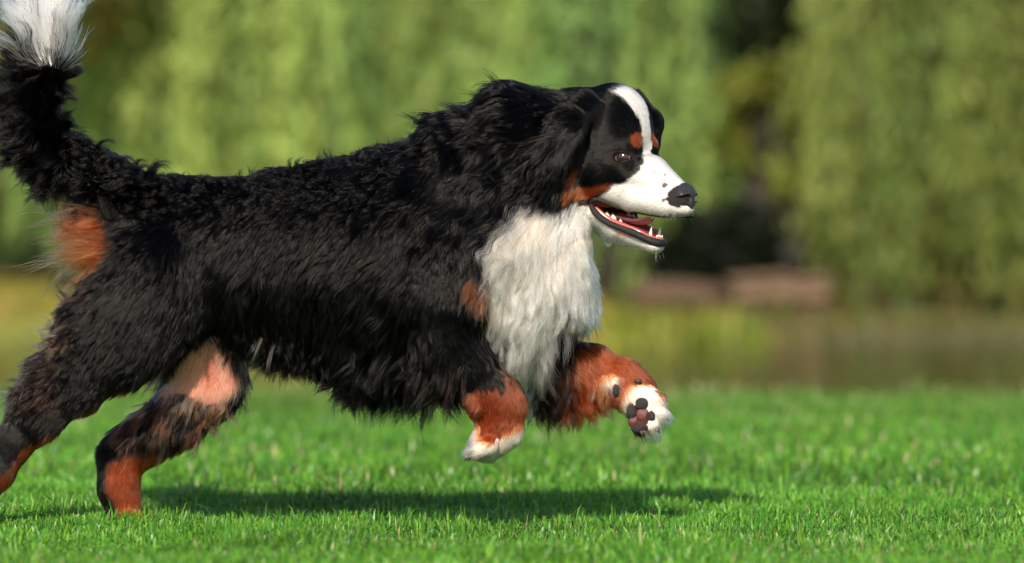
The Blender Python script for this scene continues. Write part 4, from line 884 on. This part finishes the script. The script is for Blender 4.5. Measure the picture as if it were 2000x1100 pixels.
for s in (1, -1):
    tooth((108, s*15, 466), 23, 4.8, 4, lowlip)
    for j in range(3): tooth((119-1.2*j, s*(9.5-3.2*j), 467), 8, 1.9, 1, lowlip)
    for uu, hh_, rr_ in ((20, 11, 6.5), (33, 16, 8.5), (48, 13, 7), (61, 7, 4), (71, 6, 3), (81, 8, 3.4)):
        tooth((uu, s*1.06*float(np.interp(uu, [0, 34, 58, 82], [38, 32, 27, 22])), float(np.interp(uu, [0, 34, 58, 82], [410, 433, 446, 457]))), hh_, rr_, 0, lowlip)
    tooth((128, s*20, 412), -16, 4.5, 3)
# whiskers
wm = simple('whisker', (.8, .78, .74), .4); VV = []; QQ = []
parts_ = []
for i in range(18):
    s = 1 if i % 2 else -1; lowc = i < 5
    if lowc: b0 = np.array([rng.uniform(95, 125), s*rng.uniform(2, 15), rng.uniform(482, 488)]); dd_ = np.array([rng.uniform(-2, 14), s*rng.uniform(2, 10), rng.uniform(12, 30)])
    else: b0 = np.array([rng.uniform(150, 190), s*rng.uniform(14, 30), rng.uniform(402, 422)]); dd_ = np.array([rng.uniform(-8, 14), s*rng.uniform(10, 30), rng.uniform(6, 22)])
    ps = [Vector(c2w(h2c(*[np.array(x) for x in (b0+dd_*k+np.array([0, 0, 4*k*k]))]))) for k in (0, .35, .7, 1)]
    V, Q = tube(ps, [.0001, .00009, .00007, .00002], 4); part('whisker', V, Q, wm)
# ---------------- paw pads of the raised far forepaw, claws
csphere((1253, 0, 789), (13, 8, 13), PAD, 'paw_pad', rough=.12); csphere((1234, 4, 806), (10, 8, 14), PAD, 'paw_pad', rough=.14)
csphere((1272, -6, 814), (9, 8, 12), PAD, 'paw_pad', rough=.14); csphere((1245, -2, 838), (13, 8, 9), PAD, 'paw_pad', rough=.14); csphere((1262, -4, 834), (8, 7, 7), PAD, 'paw_pad', rough=.2)
csphere((1256, 0, 811), (14, 7, 14), PADP, 'pink_paw_skin', rough=.12); csphere((1272, -3, 836), (11, 7, 10), PADP, 'pink_paw_skin', rough=.12); csphere((1238, 5, 824), (12, 7, 13), PADP, 'pink_paw_skin', rough=.12)
csphere((1204, 14, 764), (8, 9, 13), PAD, 'paw_pad', rough=.2); csphere((1246, 4, 744), (8, 8, 4.5), CLAW, 'dewclaw')
def claw(p, d, r=4.5):
    p = np.array(p, float); d = np.array(d, float); ps = [Vector(c2w(p+d*k+np.array([0, 0, 3*k*k]))) for k in (0, .35, .7, 1)]
    V, Q = tube(ps, [r*S, r*.85*S, r*.55*S, .1*S], 7); part('claw', V, Q, CLAW)
claw((1282, -10, 836), (7, -5, 8)); claw((1252, -6, 843), (3, -4, 6)); claw((1296, -6, 812), (12, -3, 8), 4); claw((1292, 0, 790), (12, -2, 6), 4)
for dy in (-26, -9, 9, 26): claw((918+abs(dy)*.35, -92+dy*1.15, 886), (-15, 0, 13), 5)
csphere((908, -108, 786), (7, 6, 12), PAD, 'paw_pad', rough=.2)
